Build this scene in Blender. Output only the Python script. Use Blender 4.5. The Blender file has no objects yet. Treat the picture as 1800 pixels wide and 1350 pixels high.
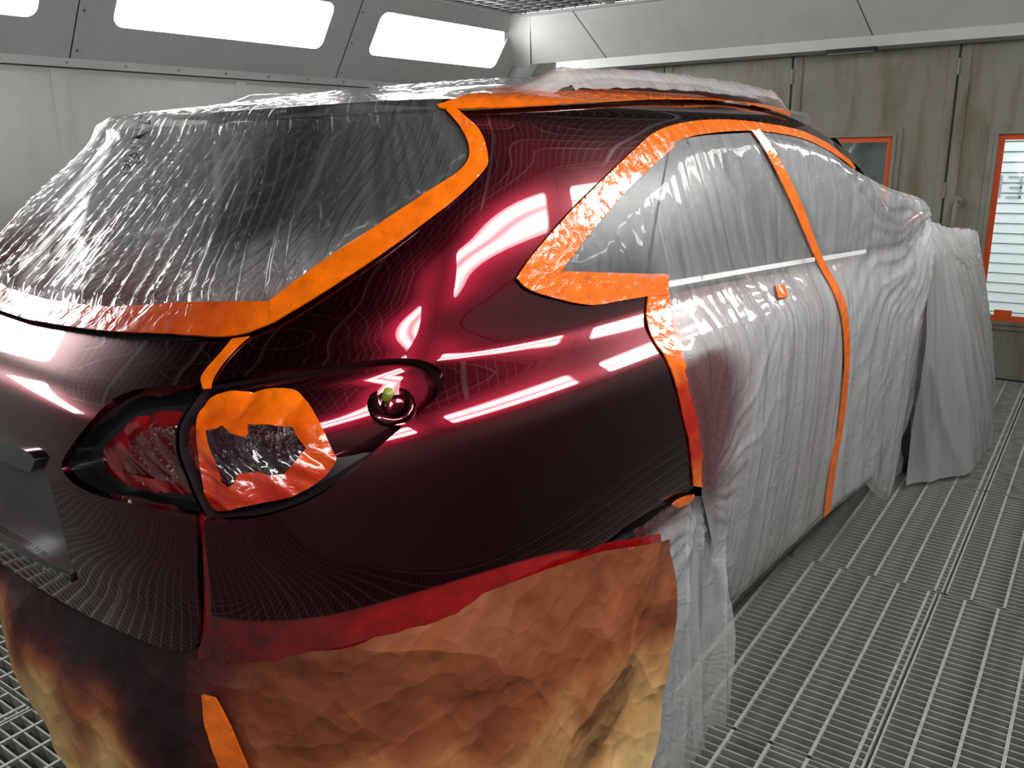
import bpy, bmesh, math, random
import numpy as np
from mathutils import Vector, Matrix
from mathutils.bvhtree import BVHTree
from mathutils.geometry import delaunay_2d_cdt

random.seed(4)
RNG = np.random.default_rng(7)
SC = bpy.context.scene
COL = SC.collection

# ------------------------------------------------------------------ camera
YAW, PITCH, ROLL = math.radians(35.30), math.radians(15.483), math.radians(-1.012)
FPX, CAMH = 1488.0, 1.50
_fw = Vector((-math.sin(YAW)*math.cos(PITCH), math.cos(YAW)*math.cos(PITCH), -math.sin(PITCH)))
_r0 = Vector((math.cos(YAW), math.sin(YAW), 0)); _u0 = _r0.cross(_fw)
_rt = math.cos(ROLL)*_r0 + math.sin(ROLL)*_u0
_up = -math.sin(ROLL)*_r0 + math.cos(ROLL)*_u0
CAMP = Vector((0, 0, CAMH))
cam_d = bpy.data.cameras.new('camera'); cam = bpy.data.objects.new('camera', cam_d); COL.objects.link(cam)
cam_d.sensor_fit = 'HORIZONTAL'; cam_d.sensor_width = 36.0; cam_d.lens = 36.0*FPX/1800.0; cam_d.clip_start = .02
M = Matrix((_rt, _up, -_fw)).transposed().to_4x4(); M.translation = CAMP
cam.matrix_world = M
SC.camera = cam

# ------------------------------------------------------------------ world, exposure
SC.view_settings.view_transform = 'Standard'; SC.view_settings.look = 'None'
SC.view_settings.gamma = 1.0; SC.view_settings.use_curve_mapping = False
SC.view_settings.exposure = 0.0
LIGHT = 19.0            # strength of the booth's light panels
w = bpy.data.worlds.new('workshop_daylight'); SC.world = w; w.use_nodes = True
w.node_tree.nodes['Background'].inputs[0].default_value = (.9, .96, 1, 1)
w.node_tree.nodes['Background'].inputs[1].default_value = 4.0

# ------------------------------------------------------------------ materials
def rgb(h):
    h = h.lstrip('#'); c = [int(h[i:i+2], 16)/255 for i in (0, 2, 4)]
    return tuple(x/12.92 if x <= .04045 else ((x+.055)/1.055)**2.4 for x in c) + (1,)
class Mat:
    def __init__(s, name):
        s.m = bpy.data.materials.new(name); s.m.use_nodes = True
        s.t = s.m.node_tree; s.n = s.t.nodes; s.b = s.n['Principled BSDF']; s.out = s.n['Material Output']
    def new(s, t, **kw):
        n = s.n.new(t)
        for k, v in kw.items():
            if k in n.inputs: n.inputs[k].default_value = v
            else: setattr(n, k, v)
        return n
    def link(s, a, b): s.t.links.new(a, b)
    def set(s, **kw):
        for k, v in kw.items(): s.b.inputs[k.replace('_', ' ')].default_value = v
        return s
    def coords(s, kind='Object', scale=(1,1,1), rot=(0,0,0)):
        c = s.new('ShaderNodeTexCoord'); mp = s.new('ShaderNodeMapping')
        mp.inputs['Scale'].default_value = scale; mp.inputs['Rotation'].default_value = rot
        s.link(c.outputs[kind], mp.inputs[0]); return mp.outputs[0]
    def noise(s, vec, scale=5, detail=4, rough=.55, dist=0):
        n = s.new('ShaderNodeTexNoise'); n.inputs['Scale'].default_value = scale
        n.inputs['Detail'].default_value = detail; n.inputs['Roughness'].default_value = rough
        n.inputs['Distortion'].default_value = dist
        s.link(vec, n.inputs['Vector']); return n.outputs['Fac']
    def ramp(s, fac, stops):
        r = s.new('ShaderNodeValToRGB'); e = r.color_ramp.elements
        while len(e) < len(stops): e.new(.5)
        for i, (p, c) in enumerate(stops): e[i].position = p; e[i].color = c
        s.link(fac, r.inputs[0]); return r.outputs[0]
    def mixc(s, fac, a, b, mode='MIX'):
        n = s.new('ShaderNodeMix', data_type='RGBA', blend_type=mode)
        for sock, v in ((n.inputs[0], fac), (n.inputs[6], a), (n.inputs[7], b)):
            if hasattr(v, 'is_linked'): s.link(v, sock)
            else: sock.default_value = v
        return n.outputs[2]
    def math(s, op, a, b=0.0):
        n = s.new('ShaderNodeMath', operation=op)
        for sock, v in ((n.inputs[0], a), (n.inputs[1], b)):
            if hasattr(v, 'is_linked'): s.link(v, sock)
            else: sock.default_value = v
        return n.outputs[0]
    def bump(s, h, strength=.3, dist=.01, prev=None):
        n = s.new('ShaderNodeBump'); n.inputs['Strength'].default_value = strength; n.inputs['Distance'].default_value = dist
        s.link(h, n.inputs['Height'])
        if prev is not None: s.link(prev, n.inputs['Normal'])
        return n.outputs[0]
    def attr(s, name):
        n = s.new('ShaderNodeAttribute'); n.attribute_name = name; return n.outputs['Fac']

def simple(name, col, rough=.5, metal=0, var=.0, scale=6, bump=0, bscale=60, **kw):
    m = Mat(name); c = rgb(col) if isinstance(col, str) else col
    m.set(Base_Color=c, Roughness=rough, Metallic=metal, **kw)
    v = m.coords('Object')
    if var:
        f = m.noise(v, scale)
        d = tuple(x*(1-var) for x in c[:3]) + (1,); l = tuple(min(1, x*(1+var)) for x in c[:3]) + (1,)
        m.link(m.ramp(f, [(.3, d), (.7, l)]), m.b.inputs['Base Color'])
    if bump: m.link(m.bump(m.noise(v, bscale, 6), bump, .004), m.b.inputs['Normal'])
    return m.m

MT = {}
# candy red metallic paint under clear coat
m = Mat('candy_red_paint')
m.set(Base_Color=(.20, .0018, .014, 1), Metallic=1.0, Roughness=.23, Coat_Weight=1.0, Coat_Roughness=.015, Coat_IOR=1.48)
fl = m.noise(m.coords('Object'), 1800, 1, .5)
m.link(m.ramp(fl, [(.35, (.050, .0008, .0042, 1)), (.7, (.098, .0018, .0085, 1))]), m.b.inputs['Base Color'])
MT['paint'] = m.m
MT['shell'] = simple('dark_inner_body', (.012, .004, .006, 1), .6)
MT['glass'] = simple('dark_window_glass', (.012, .014, .015, 1), .04, 0, Coat_Weight=.5)
MT['sideglass'] = simple('side_window_glass', (.012, .014, .015, 1), .28)
MT['rubber'] = simple('black_rubber', (.012, .012, .013, 1), .45)
MT['trim'] = simple('black_gloss_trim', (.008, .008, .009, 1), .12, Coat_Weight=1.0)
MT['plate'] = simple('grey_plate_recess', (.045, .047, .05, 1), .35, var=.5, scale=9)
MT['bright_white'] = simple('moulding_sheen_white', (.9, .9, .9, 1), .25, 0.0)  # white base colour stands in for the bright reflection along the belt line
MT['stud'] = simple('green_plastic_stud', (.28, .33, .05, 1), .25)
MT['tyre'] = simple('tyre_rubber', (.02, .02, .021, 1), .75, bump=.2)
MT['rim'] = simple('alloy_rim', (.4, .4, .41, 1), .3, .9)
# orange masking tape, red where paint has landed on it
def tape_mat(name, base, red, rough=.16):
    m = Mat(name); v = m.coords('UV')
    sp = m.attr('spray')
    n1 = m.noise(v, 22, 5, .6); n2 = m.noise(v, 95, 4, .6, 1.2)
    c = m.mixc(m.ramp(n1, [(.35, (0, 0, 0, 1)), (.75, (1, 1, 1, 1))]), base, tuple(x*.62 for x in base[:3])+(1,))  # darker patches stand in for crumple shading across the tape
    f = m.math('ADD', sp, m.math('MULTIPLY', m.math('SUBTRACT', n1, .5), m.math('MULTIPLY', sp, .9)))
    r = m.ramp(f, [(0, (0, 0, 0, 1)), (1, (1, 1, 1, 1))])
    c = m.mixc(r, c, red)
    m.link(c, m.b.inputs['Base Color'])
    m.set(Roughness=rough, Coat_Weight=.6, Coat_Roughness=.06)
    cr = m.math('ABSOLUTE', m.math('SUBTRACT', m.noise(v, 30, 3, .5, .8), .5)); b = m.bump(cr, .5, .006); b = m.bump(n2, .05, .004, b)
    m.link(b, m.b.inputs['Normal'])
    return m.m
MT['tape'] = tape_mat('orange_masking_tape', (.93, .165, .002, 1), (.42, .008, .003, 1))
MT['redtape'] = tape_mat('paint_covered_tape', (.46, .007, .008, 1), (.035, .0006, .003, 1), .10)
# clear film: folds, milky body, paint mist
def film_mat(name, white, alpha, rough, stretch, lean=0., fold=.6, red=(.13, .004, .014, 1), redalpha=.86, crinkle=.1, crs=18, dist=.15):
    m = Mat(name); c = m.new('ShaderNodeTexCoord'); r = m.new('ShaderNodeMapping'); r.inputs['Rotation'].default_value = (0, 0, lean); m.link(c.outputs['UV'], r.inputs[0])
    k = m.new('ShaderNodeMapping'); k.inputs['Scale'].default_value = (stretch[0], stretch[1], 1); m.link(r.outputs[0], k.inputs[0])
    n1 = m.noise(k.outputs[0], 1.0, 4, .6, dist); n2 = m.noise(c.outputs['UV'], crs, 4, .6, .8)
    rid = m.math('ABSOLUTE', m.math('SUBTRACT', n2, .5)); r1 = m.math('ABSOLUTE', m.math('SUBTRACT', n1, .5))
    sp = m.attr('spray'); al_shift = m.attr('alpha_shift')
    col = m.mixc(sp, white, red)
    m.link(col, m.b.inputs['Base Color'])
    m.set(Roughness=rough, Coat_Weight=1.0, Coat_Roughness=.035, Coat_IOR=1.7, IOR=1.5)
    b = m.bump(r1, fold, .02); b = m.bump(rid, crinkle, .02, b)
    m.link(b, m.b.inputs['Normal'])
    tr = m.new('ShaderNodeBsdfTransparent'); tl = m.new('ShaderNodeBsdfTranslucent')
    m.link(col, tl.inputs[0])
    mx = m.new('ShaderNodeMixShader'); mx.inputs[0].default_value = .22
    m.link(m.b.outputs[0], mx.inputs[1]); m.link(tl.outputs[0], mx.inputs[2])
    a = m.math('ADD', m.math('ADD', alpha, m.math('MULTIPLY', m.math('SUBTRACT', n1, .5), .7*alpha)), al_shift)
    a = m.math('ADD', a, m.math('MULTIPLY', sp, m.math('SUBTRACT', redalpha, a)))
    cl = m.new('ShaderNodeClamp'); m.link(a, cl.inputs[0])
    m2 = m.new('ShaderNodeMixShader'); m.link(cl.outputs[0], m2.inputs[0])
    m.link(tr.outputs[0], m2.inputs[1]); m.link(mx.outputs[0], m2.inputs[2])
    m.link(m2.outputs[0], m.out.inputs['Surface'])
    return m.m
FW = (.84, .85, .86, 1)
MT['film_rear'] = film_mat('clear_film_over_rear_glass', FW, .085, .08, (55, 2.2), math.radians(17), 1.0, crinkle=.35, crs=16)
MT['film_side'] = film_mat('milky_film_on_doors', FW, .58, .14, (34, 3.0), .06, .5, crinkle=.45, crs=20, dist=.7)
MT['film_roof'] = film_mat('clear_film_on_roof', FW, .55, .12, (18, 12), .3, .8, crinkle=.4, crs=24)
MT['film_drape'] = film_mat('hanging_milky_film', (.66, .66, .67, 1), .8, .32, (9, .9), .15, .25, crinkle=.06, crs=7)
MT['film_dark'] = film_mat('paint_stained_film', (.03, .008, .013, 1), .8, .08, (40, 8), .15, 1.0, crinkle=.7, crs=26)
MT['film_redlamp'] = film_mat('red_stained_film', (.10, .008, .006, 1), .92, .2, (26, 12), .5, .8, crinkle=.4, crs=20)
# brown masking paper with three stages of overspray
m = Mat('brown_masking_paper'); v = m.coords('UV')
n1 = m.noise(v, 9, 6, .6, .8); n2 = m.noise(v, 3.0, 3, .5); n3 = m.noise(v, 300, 2)
f = m.math('ADD', m.attr('spray'), m.math('MULTIPLY', m.math('SUBTRACT', n1, .5), .35))
c = m.ramp(f, [(.0, (.74, .51, .22, 1)), (.25, (.58, .32, .12, 1)), (.5, (.30, .085, .03, 1)), (.75, (.08, .012, .010, 1)), (1, (.014, .003, .005, 1))])
m.link(m.mixc(.5, c, m.ramp(n3, [(.3, (.75, .72, .7, 1)), (.7, (1.0, 1.0, 1.0, 1))]), 'MULTIPLY'), m.b.inputs['Base Color'])
def voro(sc):
    a = m.new('ShaderNodeTexVoronoi', feature='F1'); a.inputs['Scale'].default_value = sc
    ad = m.new('ShaderNodeMix', data_type='RGBA'); ad.inputs[0].default_value = .08; m.link(v, ad.inputs[6]); nn_ = m.new('ShaderNodeTexNoise'); nn_.inputs['Scale'].default_value = sc*.8; m.link(v, nn_.inputs['Vector']); m.link(nn_.outputs['Color'], ad.inputs[7])
    m.link(ad.outputs[2], a.inputs['Vector']); return a.outputs['Distance']
m.link(m.bump(voro(16.), .45, .02, m.bump(voro(5.), .9, .06)), m.b.inputs['Normal']); m.set(Roughness=.55, Specular_IOR_Level=.35)
MT['paper'] = m.m
# booth
def wall_mat(name, a, b, stain, rough=.42, metal=0., sc=1.2, st=.35):
    m = Mat(name); v = m.coords('Object'); n = m.noise(v, sc, 6, .6, .4); n2 = m.noise(m.coords('Object', (3, 3, .5)), 2.2, 5, .65, .5)
    c = m.ramp(n, [(.3, a), (.7, b)]); c = m.mixc(m.ramp(n2, [(.48, (0, 0, 0, 1)), (.72, (st, st, st, 1))]), c, stain)
    m.link(c, m.b.inputs['Base Color']); m.set(Roughness=rough, Metallic=metal)
    m.link(m.bump(m.noise(v, 7, 3), .08, .02), m.b.inputs['Normal']); return m.m
MT['wall'] = wall_mat('grey_enamel_wall', (.40, .41, .40, 1), (.50, .51, .50, 1), (.36, .36, .34, 1))
MT['slope'] = wall_mat('grey_sloped_panel', (.42, .43, .43, 1), (.5, .51, .51, 1), (.38, .38, .37, 1))
MT['endwall'] = wall_mat('stained_olive_enamel', (.19, .187, .145, 1), (.26, .257, .21, 1), (.14, .112, .05, 1), .5, st=.95)
MT['soffit'] = wall_mat('pale_grey_soffit', (.52, .54, .52, 1), (.58, .60, .58, 1), (.45, .46, .43, 1))
MT['seam'] = simple('dark_seam', (.02, .02, .02, 1), .8)
MT['bolt'] = simple('bolt_metal', (.3, .3, .29, 1), .4, .7)
MT['grate'] = simple('galvanised_grating', (.34, .35, .325, 1), .5, .25, var=.3, scale=14)
MT['rod'] = simple('worn_cross_rod', (.44, .45, .42, 1), .5, .25, var=.2, scale=30)
MT['pit'] = simple('dusty_pit_filter', (.045, .046, .042, 1), .95, var=.4, scale=20)
MT['ceil'] = simple('dark_ceiling_filter', (.035, .035, .036, 1), .9)
MT['wire'] = simple('ceiling_wire', (.42, .43, .43, 1), .4, .4)
MT['white'] = simple('white_shutter', (.88, .9, .9, 1), .5)
MT['digit'] = simple('grey_stencil_paint', (.32, .36, .42, 1), .6)
MT['outgrey'] = simple('dimming_screen_grey', (.30, .33, .33, 1), .8, var=.3, scale=3)
m = Mat('window_pane'); tr = m.new('ShaderNodeBsdfTransparent'); gl = m.new('ShaderNodeBsdfGlossy'); gl.inputs['Roughness'].default_value = .05
tr.inputs[0].default_value = (.93, .96, .95, 1)
mx = m.new('ShaderNodeMixShader'); mx.inputs[0].default_value = .06
m.link(tr.outputs[0], mx.inputs[1]); m.link(gl.outputs[0], mx.inputs[2]); m.link(mx.outputs[0], m.out.inputs['Surface']); MT['pane'] = m.m
m = Mat('window_tape'); m.set(Base_Color=(.75, .10, .02, 1), Roughness=.35); MT['wintape'] = m.m
# light diffuser: tubes shine brighter behind it
m = Mat('lamp_diffuser'); c = m.coords('UV')
sx = m.new('ShaderNodeSeparateXYZ'); m.link(c, sx.inputs[0])
band = m.math('ABSOLUTE', m.math('SINE', m.math('MULTIPLY', sx.outputs[1], math.pi*2)))
st = m.math('MULTIPLY', m.math('ADD', m.math('MULTIPLY', m.math('POWER', band, 1.5), 1.1), .45), LIGHT)
em = m.new('ShaderNodeEmission'); em.inputs[0].default_value = (1, .985, .96, 1); m.link(st, em.inputs[1]); m.link(em.outputs[0], m.out.inputs['Surface'])
MT['diff'] = m.m

# ------------------------------------------------------------------ object helpers
def tag(o, label=None, cat=None, group=None, kind=None):
    for k, v in (('label', label), ('category', cat), ('group', group), ('kind', kind)):
        if v: o[k] = v
    return o
def empty(name, loc=(0, 0, 0), rz=0):
    o = bpy.data.objects.new(name, None); COL.objects.link(o); o.location = loc; o.rotation_euler = (0, 0, rz); o.empty_display_size = .1
    return o
def mesh_obj(name, verts, faces, mat, parent=None, smooth=False):
    me = bpy.data.meshes.new(name); me.from_pydata([tuple(v) for v in verts], [], [tuple(f) for f in faces]); me.update()
    if mat: me.materials.append(MT[mat] if isinstance(mat, str) else mat)
    if smooth: me.polygons.foreach_set('use_smooth', [True]*len(me.polygons))
    o = bpy.data.objects.new(name, me); COL.objects.link(o)
    if parent: o.parent = parent
    return o
class MB:
    def __init__(s): s.v = []; s.f = []
    def add(s, v, f):
        k = len(s.v); s.v += [tuple(p) for p in v]; s.f += [tuple(i+k for i in q) for q in f]; return s
    def box(s, x0, x1, y0, y1, z0, z1):
        return s.add([(x, y, z) for x in (x0, x1) for y in (y0, y1) for z in (z0, z1)],
                     [(0, 1, 3, 2), (4, 6, 7, 5), (0, 4, 5, 1), (2, 3, 7, 6), (0, 2, 6, 4), (1, 5, 7, 3)])
    def quad(s, a, b, c, d): return s.add([a, b, c, d], [(0, 1, 2, 3)])
    def tube(s, pts, r, n=10, cap=True):
        pts = [Vector(p) for p in pts]; rings = []; k0 = len(s.v)
        for i, p in enumerate(pts):
            d = (pts[min(i+1, len(pts)-1)]-pts[max(i-1, 0)]).normalized()
            a = d.orthogonal().normalized() if i == 0 else (a - d*a.dot(d)).normalized()
            b = d.cross(a); rr = r[i] if isinstance(r, (list, tuple)) else r
            s.v += [tuple(p + a*rr*math.cos(2*math.pi*j/n) + b*rr*math.sin(2*math.pi*j/n)) for j in range(n)]
        for i in range(len(pts)-1):
            for j in range(n):
                s.f.append((k0+i*n+j, k0+i*n+(j+1) % n, k0+(i+1)*n+(j+1) % n, k0+(i+1)*n+j))
        if cap:
            s.f.append(tuple(k0+j for j in reversed(range(n)))); e = k0+(len(pts)-1)*n; s.f.append(tuple(e+j for j in range(n)))
        return s
    def build(s, name, mat, parent=None, smooth=False): return mesh_obj(name, s.v, s.f, mat, parent, smooth)
def link_copy(o, parent, loc, name=None):
    c = bpy.data.objects.new(name or o.name.split('.')[0], o.data); COL.objects.link(c); c.parent = parent; c.location = loc; return c

# ------------------------------------------------------------------ noise on points
_pt = RNG.permutation(256); _pt = np.concatenate([_pt, _pt, _pt]); _g = RNG.normal(size=(256, 3)); _g /= np.linalg.norm(_g, axis=1)[:, None]
def noise3(P):
    P = np.atleast_2d(np.asarray(P, float)); I = np.floor(P).astype(int); Fp = P-I; u = Fp*Fp*Fp*(Fp*(Fp*6-15)+10); I &= 255
    out = 0
    for dx in (0, 1):
        for dy in (0, 1):
            for dz in (0, 1):
                h = _pt[_pt[_pt[(I[:, 0]+dx) & 255]+((I[:, 1]+dy) & 255)]+((I[:, 2]+dz) & 255)]
                d = (_g[h]*(Fp-np.array([dx, dy, dz]))).sum(1)
                out = out + d*(u[:, 0] if dx else 1-u[:, 0])*(u[:, 1] if dy else 1-u[:, 1])*(u[:, 2] if dz else 1-u[:, 2])
    return out*1.5
def n2(x, y, s=0.0): return noise3(np.stack([x, y, np.full_like(x, s)], 1))
def ridge(n): return 1-np.minimum(1, np.abs(n)*2.2)
_wj = RNG.random((256, 2))
def worley(x, y, seed=0):
    """Distance to the nearest scattered point: straight creases between shallow cells."""
    ix, iy = np.floor(x).astype(int), np.floor(y).astype(int); d1 = np.full(len(x), 9.)
    for a in (-1, 0, 1):
        for b in (-1, 0, 1):
            cx, cy = ix+a, iy+b; h = _pt[_pt[(cx+seed*17) & 255]+(cy & 255)]; j = _wj[h]
            d1 = np.minimum(d1, (cx+j[:, 0]-x)**2+(cy+j[:, 1]-y)**2)
    return d1
def sstep(a, b, x): t = np.clip((x-a)/(b-a), 0, 1); return t*t*(3-2*t)

# ================================================================== THE BOOTH
XL, XR, YE, YB, ZC = -4.20, .60, 6.17, -1.9, 2.46
ZL = 1.95            # ledge where the slope with the lamps starts
SX, SY = .335, .60   # run of the slopes
# --- floor of steel grating over a pit
floor = tag(empty('floor', (0, 0, 0)), kind='structure')
MB().quad((XL, YB, -.26), (XR, YB, -.26), (XR, YE, -.26), (XL, YE, -.26)).build('pit_floor', 'pit', floor)
yj = [-1.9, -1.2, -.15, .90, 1.908, 2.98, 4.06, 5.11, 6.17]
BARS = 0
_rodmesh = {}; _barmesh = {}
def bar_mesh(lx):
    k = round(lx, 3)
    if k not in _barmesh:
        o = MB().box(0, lx, -.0025, .0025, -.034, -.0015).build('bearing_bar', 'grate'); _barmesh[k] = o.data; bpy.data.objects.remove(o)
    return _barmesh[k]
def rod_mesh(ly):
    k = round(ly, 3)
    if k not in _rodmesh:
        o = MB().box(-.0045, .0045, 0, ly, -.012, .001).build('cross_rod', 'rod'); _rodmesh[k] = o.data; bpy.data.objects.remove(o)
    return _rodmesh[k]
NEAR = {(-.32, 1.908), (-1.32, 1.908), (-.305, 2.98), (-.32, .9), (.68, 1.908), (-2.32, -.15), (-3.32, .90), (-2.32, .90)}
for j in range(len(yj)-1):
    y0, y1 = yj[j], yj[j+1]
    sh = .015 if j >= 5 else 0
    xs = [XL] + [-3.32+sh+i for i in range(0, 5)] + [XR]
    for i in range(len(xs)-1):
        x0, x1 = xs[i]+.004, xs[i+1]-.004; ya, yb = y0+.006, y1-.006
        p = empty('grating_panel', (x0, ya, 0)); p.parent = floor
        lx, ly = x1-x0, yb-ya
        MB().box(0, .006, 0, ly, -.034, .001).box(lx-.006, lx, 0, ly, -.034, .001).build('panel_side', 'rod', p); MB().box(0, lx, 0, .004, -.034, .0).box(0, lx, ly-.004, ly, -.034, .0).build('panel_frame', 'grate', p)
        nr = int((lx-.03)/.0986); off = (.079 if x1-x0 > .8 else .05)
        near = (y0 >= .8 and y0 < 4 and x0 > -1.5) or (x0 < -1.5 and -.2 < y0 < 1)
        rods = [off+.0986*k for k in range(nr+1) if off+.0986*k < lx-.02]
        nb = int(ly/.0305); bars = [.0305*k for k in range(1, nb+1) if .0305*k < ly-.01]
        single = (abs(x0+.32) < .06 or abs(x0+1.32) < .06) and y0 in (1.908, 2.98) or (abs(x0+2.32) < .06 and y0 == -.15)
        if near:
            for r in rods:
                o = bpy.data.objects.new('cross_rod', rod_mesh(ly)); COL.objects.link(o); o.parent = p; o.location = (r, 0, 0)
        else:
            mb = MB()
            for r in rods: mb.box(r-.0045, r+.0045, 0, ly, -.012, .001)
            tag(mb.build('cross_rods', 'rod', p), kind='stuff')
        if single:
            for b in bars:
                o = bpy.data.objects.new('bearing_bar', bar_mesh(lx)); COL.objects.link(o); o.parent = p; o.location = (0, b, 0)
        else:
            mb = MB()
            for b in bars: mb.box(0, lx, b-.0025, b+.0025, -.034, -.0015)
            tag(mb.build('bearing_bars', 'grate', p), kind='stuff')
# --- side walls
def side_wall(name, xw, s):
    # s = +1: wall on the left, faces +x ; -1: mirrored
    o = tag(empty(name, (xw, YB, 0)), kind='structure'); L = YE-YB
    X = lambda d: s*d
    mb = MB()
    mb.box(min(X(0), X(-.08)), max(X(0), X(-.08)), 0, L, -.3, ZL); mb.build('wall_sheet', 'wall', o)
    lg = MB().box(min(X(0), X(.012)), max(X(0), X(.012)), 0, L, ZL-.035, ZL+.005).build('ledge_strip', 'wall', o)
    MB().box(min(X(0), X(.0125)), max(X(0), X(.0125)), 0, L, ZL-.041, ZL-.0355).build('ledge_shadow_gap', 'seam', o)
    for k in range(9):
        y = 4.35-YB - 1.05*(k-1) if k else 5.4-YB
        if 0 < y < L:
            MB().box(min(X(0), X(.006)), max(X(0), X(.006)), y-.035, y+.035, .05, ZL-.042).build('joint_strip', 'wall', o)
    bolt = MB().tube([(0, 0, 0), (.006, 0, 0)], .007, 8).build('bolt_head', 'bolt', o); bolt.location = (X(.012) if s > 0 else X(.018), .3, ZL-.015)
    for k in range(1, 26):
        link_copy(bolt, o, ((X(.012) if s > 0 else X(.018)), .3+.3*k, ZL-.015))
    return o
wl = side_wall('wall_left', XL, 1); wr = side_wall('wall_right', XR, -1)

def rrect(x0, x1, y0, y1, r, n=6):
    out = []
    for cx, cy, a0 in ((x1-r, y1-r, 0), (x0+r, y1-r, 90), (x0+r, y0+r, 180), (x1-r, y0+r, 270)):
        for k in range(n+1):
            a = math.radians(a0+90*k/n); out.append((cx+r*math.cos(a), cy+r*math.sin(a)))
    return out
SLEN = math.hypot(SX, ZC-ZL)
LYL = [(-.98, .38), (.76, 2.14), (2.50, 3.84), (4.24, 5.62)]
LYR = [(-1.7, -.56), (-.2, 1.14), (1.50, 2.88), (3.24, 4.62)]
def slope(name, xw, s):
    o = tag(empty(name, (xw, 0, ZL)), kind='structure'); LY = LYL if s > 0 else LYR
    ux, uz = s*SX/SLEN, (ZC-ZL)/SLEN
    nx, nz = s*uz, -abs(ux)
    P = lambda y, t, d=0: (ux*t+nx*d, y, uz*t+nz*d)
    # sheet with openings: strips between the lamps
    t0, t1 = .185, .475
    mb = MB(); mb.quad(P(YB, 0), P(YE, 0), P(YE, t0), P(YB, t0)); mb.quad(P(YB, t1), P(YE, t1), P(YE, SLEN), P(YB, SLEN))
    edges = [YB] + [e for ab in LY for e in ab] + [YE]
    for a, b in zip(edges[0::2], edges[1::2]): mb.quad(P(a, t0), P(b, t0), P(b, t1), P(a, t1))
    # rounded corners of the openings
    r = .055
    for a, b in LY:
        for cy, ct, sy, st in ((a, t0, 1, 1), (b, t0, -1, 1), (b, t1, -1, -1), (a, t1, 1, -1)):
            arc = [P(cy+sy*r*(1-math.cos(math.radians(q))), ct+st*r*(1-math.sin(math.radians(q)))) for q in range(0, 91, 15)]
            mb.add([P(cy, ct)]+arc, [(0, i, i+1) for i in range(1, len(arc))])
    mb.build('sloped_sheet', 'slope', o)
    for y in ((4.04, 2.32, .57, 5.85, -1.2) if s > 0 else (3.06, 1.32, -.38, 4.8)):
        MB().quad(P(y-.003, 0, .002), P(y+.003, 0, .002), P(y+.003, SLEN, .002), P(y-.003, SLEN, .002)).build('sheet_joint', 'seam', o)
        for t in (.05, .25, .45, .6): 
            MB().tube([P(y+.03, t, 0), P(y+.03, t, .006)], .006, 8).build('bolt_head', 'bolt', o)
    for k, (a, b) in enumerate(LY):
        f = empty('light_fixture', (xw, (a+b)/2, ZL)); h = (b-a)/2
        Q = lambda y, t, d=0: P(y, t, d)
        wallb = MB(); loop = rrect(-h, h, t0, t1, r); n = len(loop)
        wallb.add([Q(y, t) for y, t in loop]+[Q(y, t, -.03) for y, t in loop], [(i, (i+1) % n, n+(i+1) % n, n+i) for i in range(n)])
        wallb.build('reveal_frame', 'slope', f)
        d = mesh_obj('diffuser', [Q(y, t, -.028) for y, t in loop], [tuple(range(n))], 'diff', f)
        uv = d.data.uv_layers.new(name='UVMap')
        for li, lp in enumerate(d.data.loops): y, t = loop[lp.vertex_index]; uv.data[li].uv = ((y+h)/(2*h), (t-t0)/(t1-t0))
        if s > 0:
            lab = ['white light panel in the left slope, nearest the camera and out of view', 'bright light panel cut off by the top left corner of the photo',
                   'long bright light panel above the car tail, middle of the left slope', 'bright light panel on the left slope nearest the far corner'][k]
        else: lab = ['light panel in the right slope behind the photographer', 'light panel in the right slope level with the car tail', 'light panel in the right slope level with the car doors', 'light panel in the right slope nearest the end doors'][k]
        tag(f, lab, 'light', 'recessed booth light panels')
    return o
slope('trim_1', XL, 1); slope('trim_2', XR, -1)
# --- ceiling
ce = tag(empty('ceiling', (XL+SX, YB, ZC)), kind='structure'); cw, cl = XR-XL-2*SX, YE-SY-YB
MB().box(-.05, cw+.05, -.05, cl+.05, .012, .06).build('filter_mat', 'ceil', ce)
mb = MB()
for i in range(int(cw/.105)+1): mb.box(i*.105-.003, i*.105+.003, 0, cl, 0, .006)
for i in range(int(cl/.105)+1): mb.box(0, cw, i*.105-.003, i*.105+.003, .006, .012)
tag(mb.build('wire_mesh', 'wire', ce), kind='stuff')
for i in range(0, 6): MB().box(i*cw/5-.02, i*cw/5+.02, 0, cl, -.012, .0).build('ceiling_rail', 'slope', ce)
for i in range(0, 5): MB().box(0, cw, i*cl/4-.02, i*cl/4+.02, -.02, -.008).build('ceiling_rail', 'slope', ce)
# --- back wall (behind the camera)
wb = tag(empty('wall_back', (0, YB, 0)), kind='structure')
MB().box(XL, XR, -.08, 0, -.3, ZC+.05).build('wall_sheet', 'wall', wb)
for k in range(5): MB().box(XL+1.1*k+.3, XL+1.1*k+.32, 0, .01, 0, ZC).build('joint_strip', 'seam', wb)
# --- end wall: header, slope and four door leaves
we = tag(empty('wall_end', (0, YE, 0)), kind='structure')
MB().box(XL, XR, 0, .08, 2.12, ZC+.1).box(XL, -2.925, .0, .08, -.3, 2.12).box(.07, XR, 0, .08, -.3, 2.12).build('wall_sheet', 'endwall', we)
MB().box(XL, XR, .0, 1.2, -.3, .008).build('light_leak_block', 'seam', we)  # box added beneath the doors to stop daylight leaking in
so = tag(empty('trim_3', (0, YE, 2.1)), kind='structure')
yb_ = -.25
MB().box(-3.72, XR, yb_, 0, -.02, .05).build('soffit_lip', 'soffit', so)
MB().box(-3.72, XR, yb_-.003, yb_, .05, .056).build('lip_gap', 'seam', so)
MB().quad((XL+.1, yb_, .045), (XR, yb_, .045), (XR, -SY, ZC-2.1), (XL+.1, -SY, ZC-2.1)).build('soffit_sheet', 'soffit', so)
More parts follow.
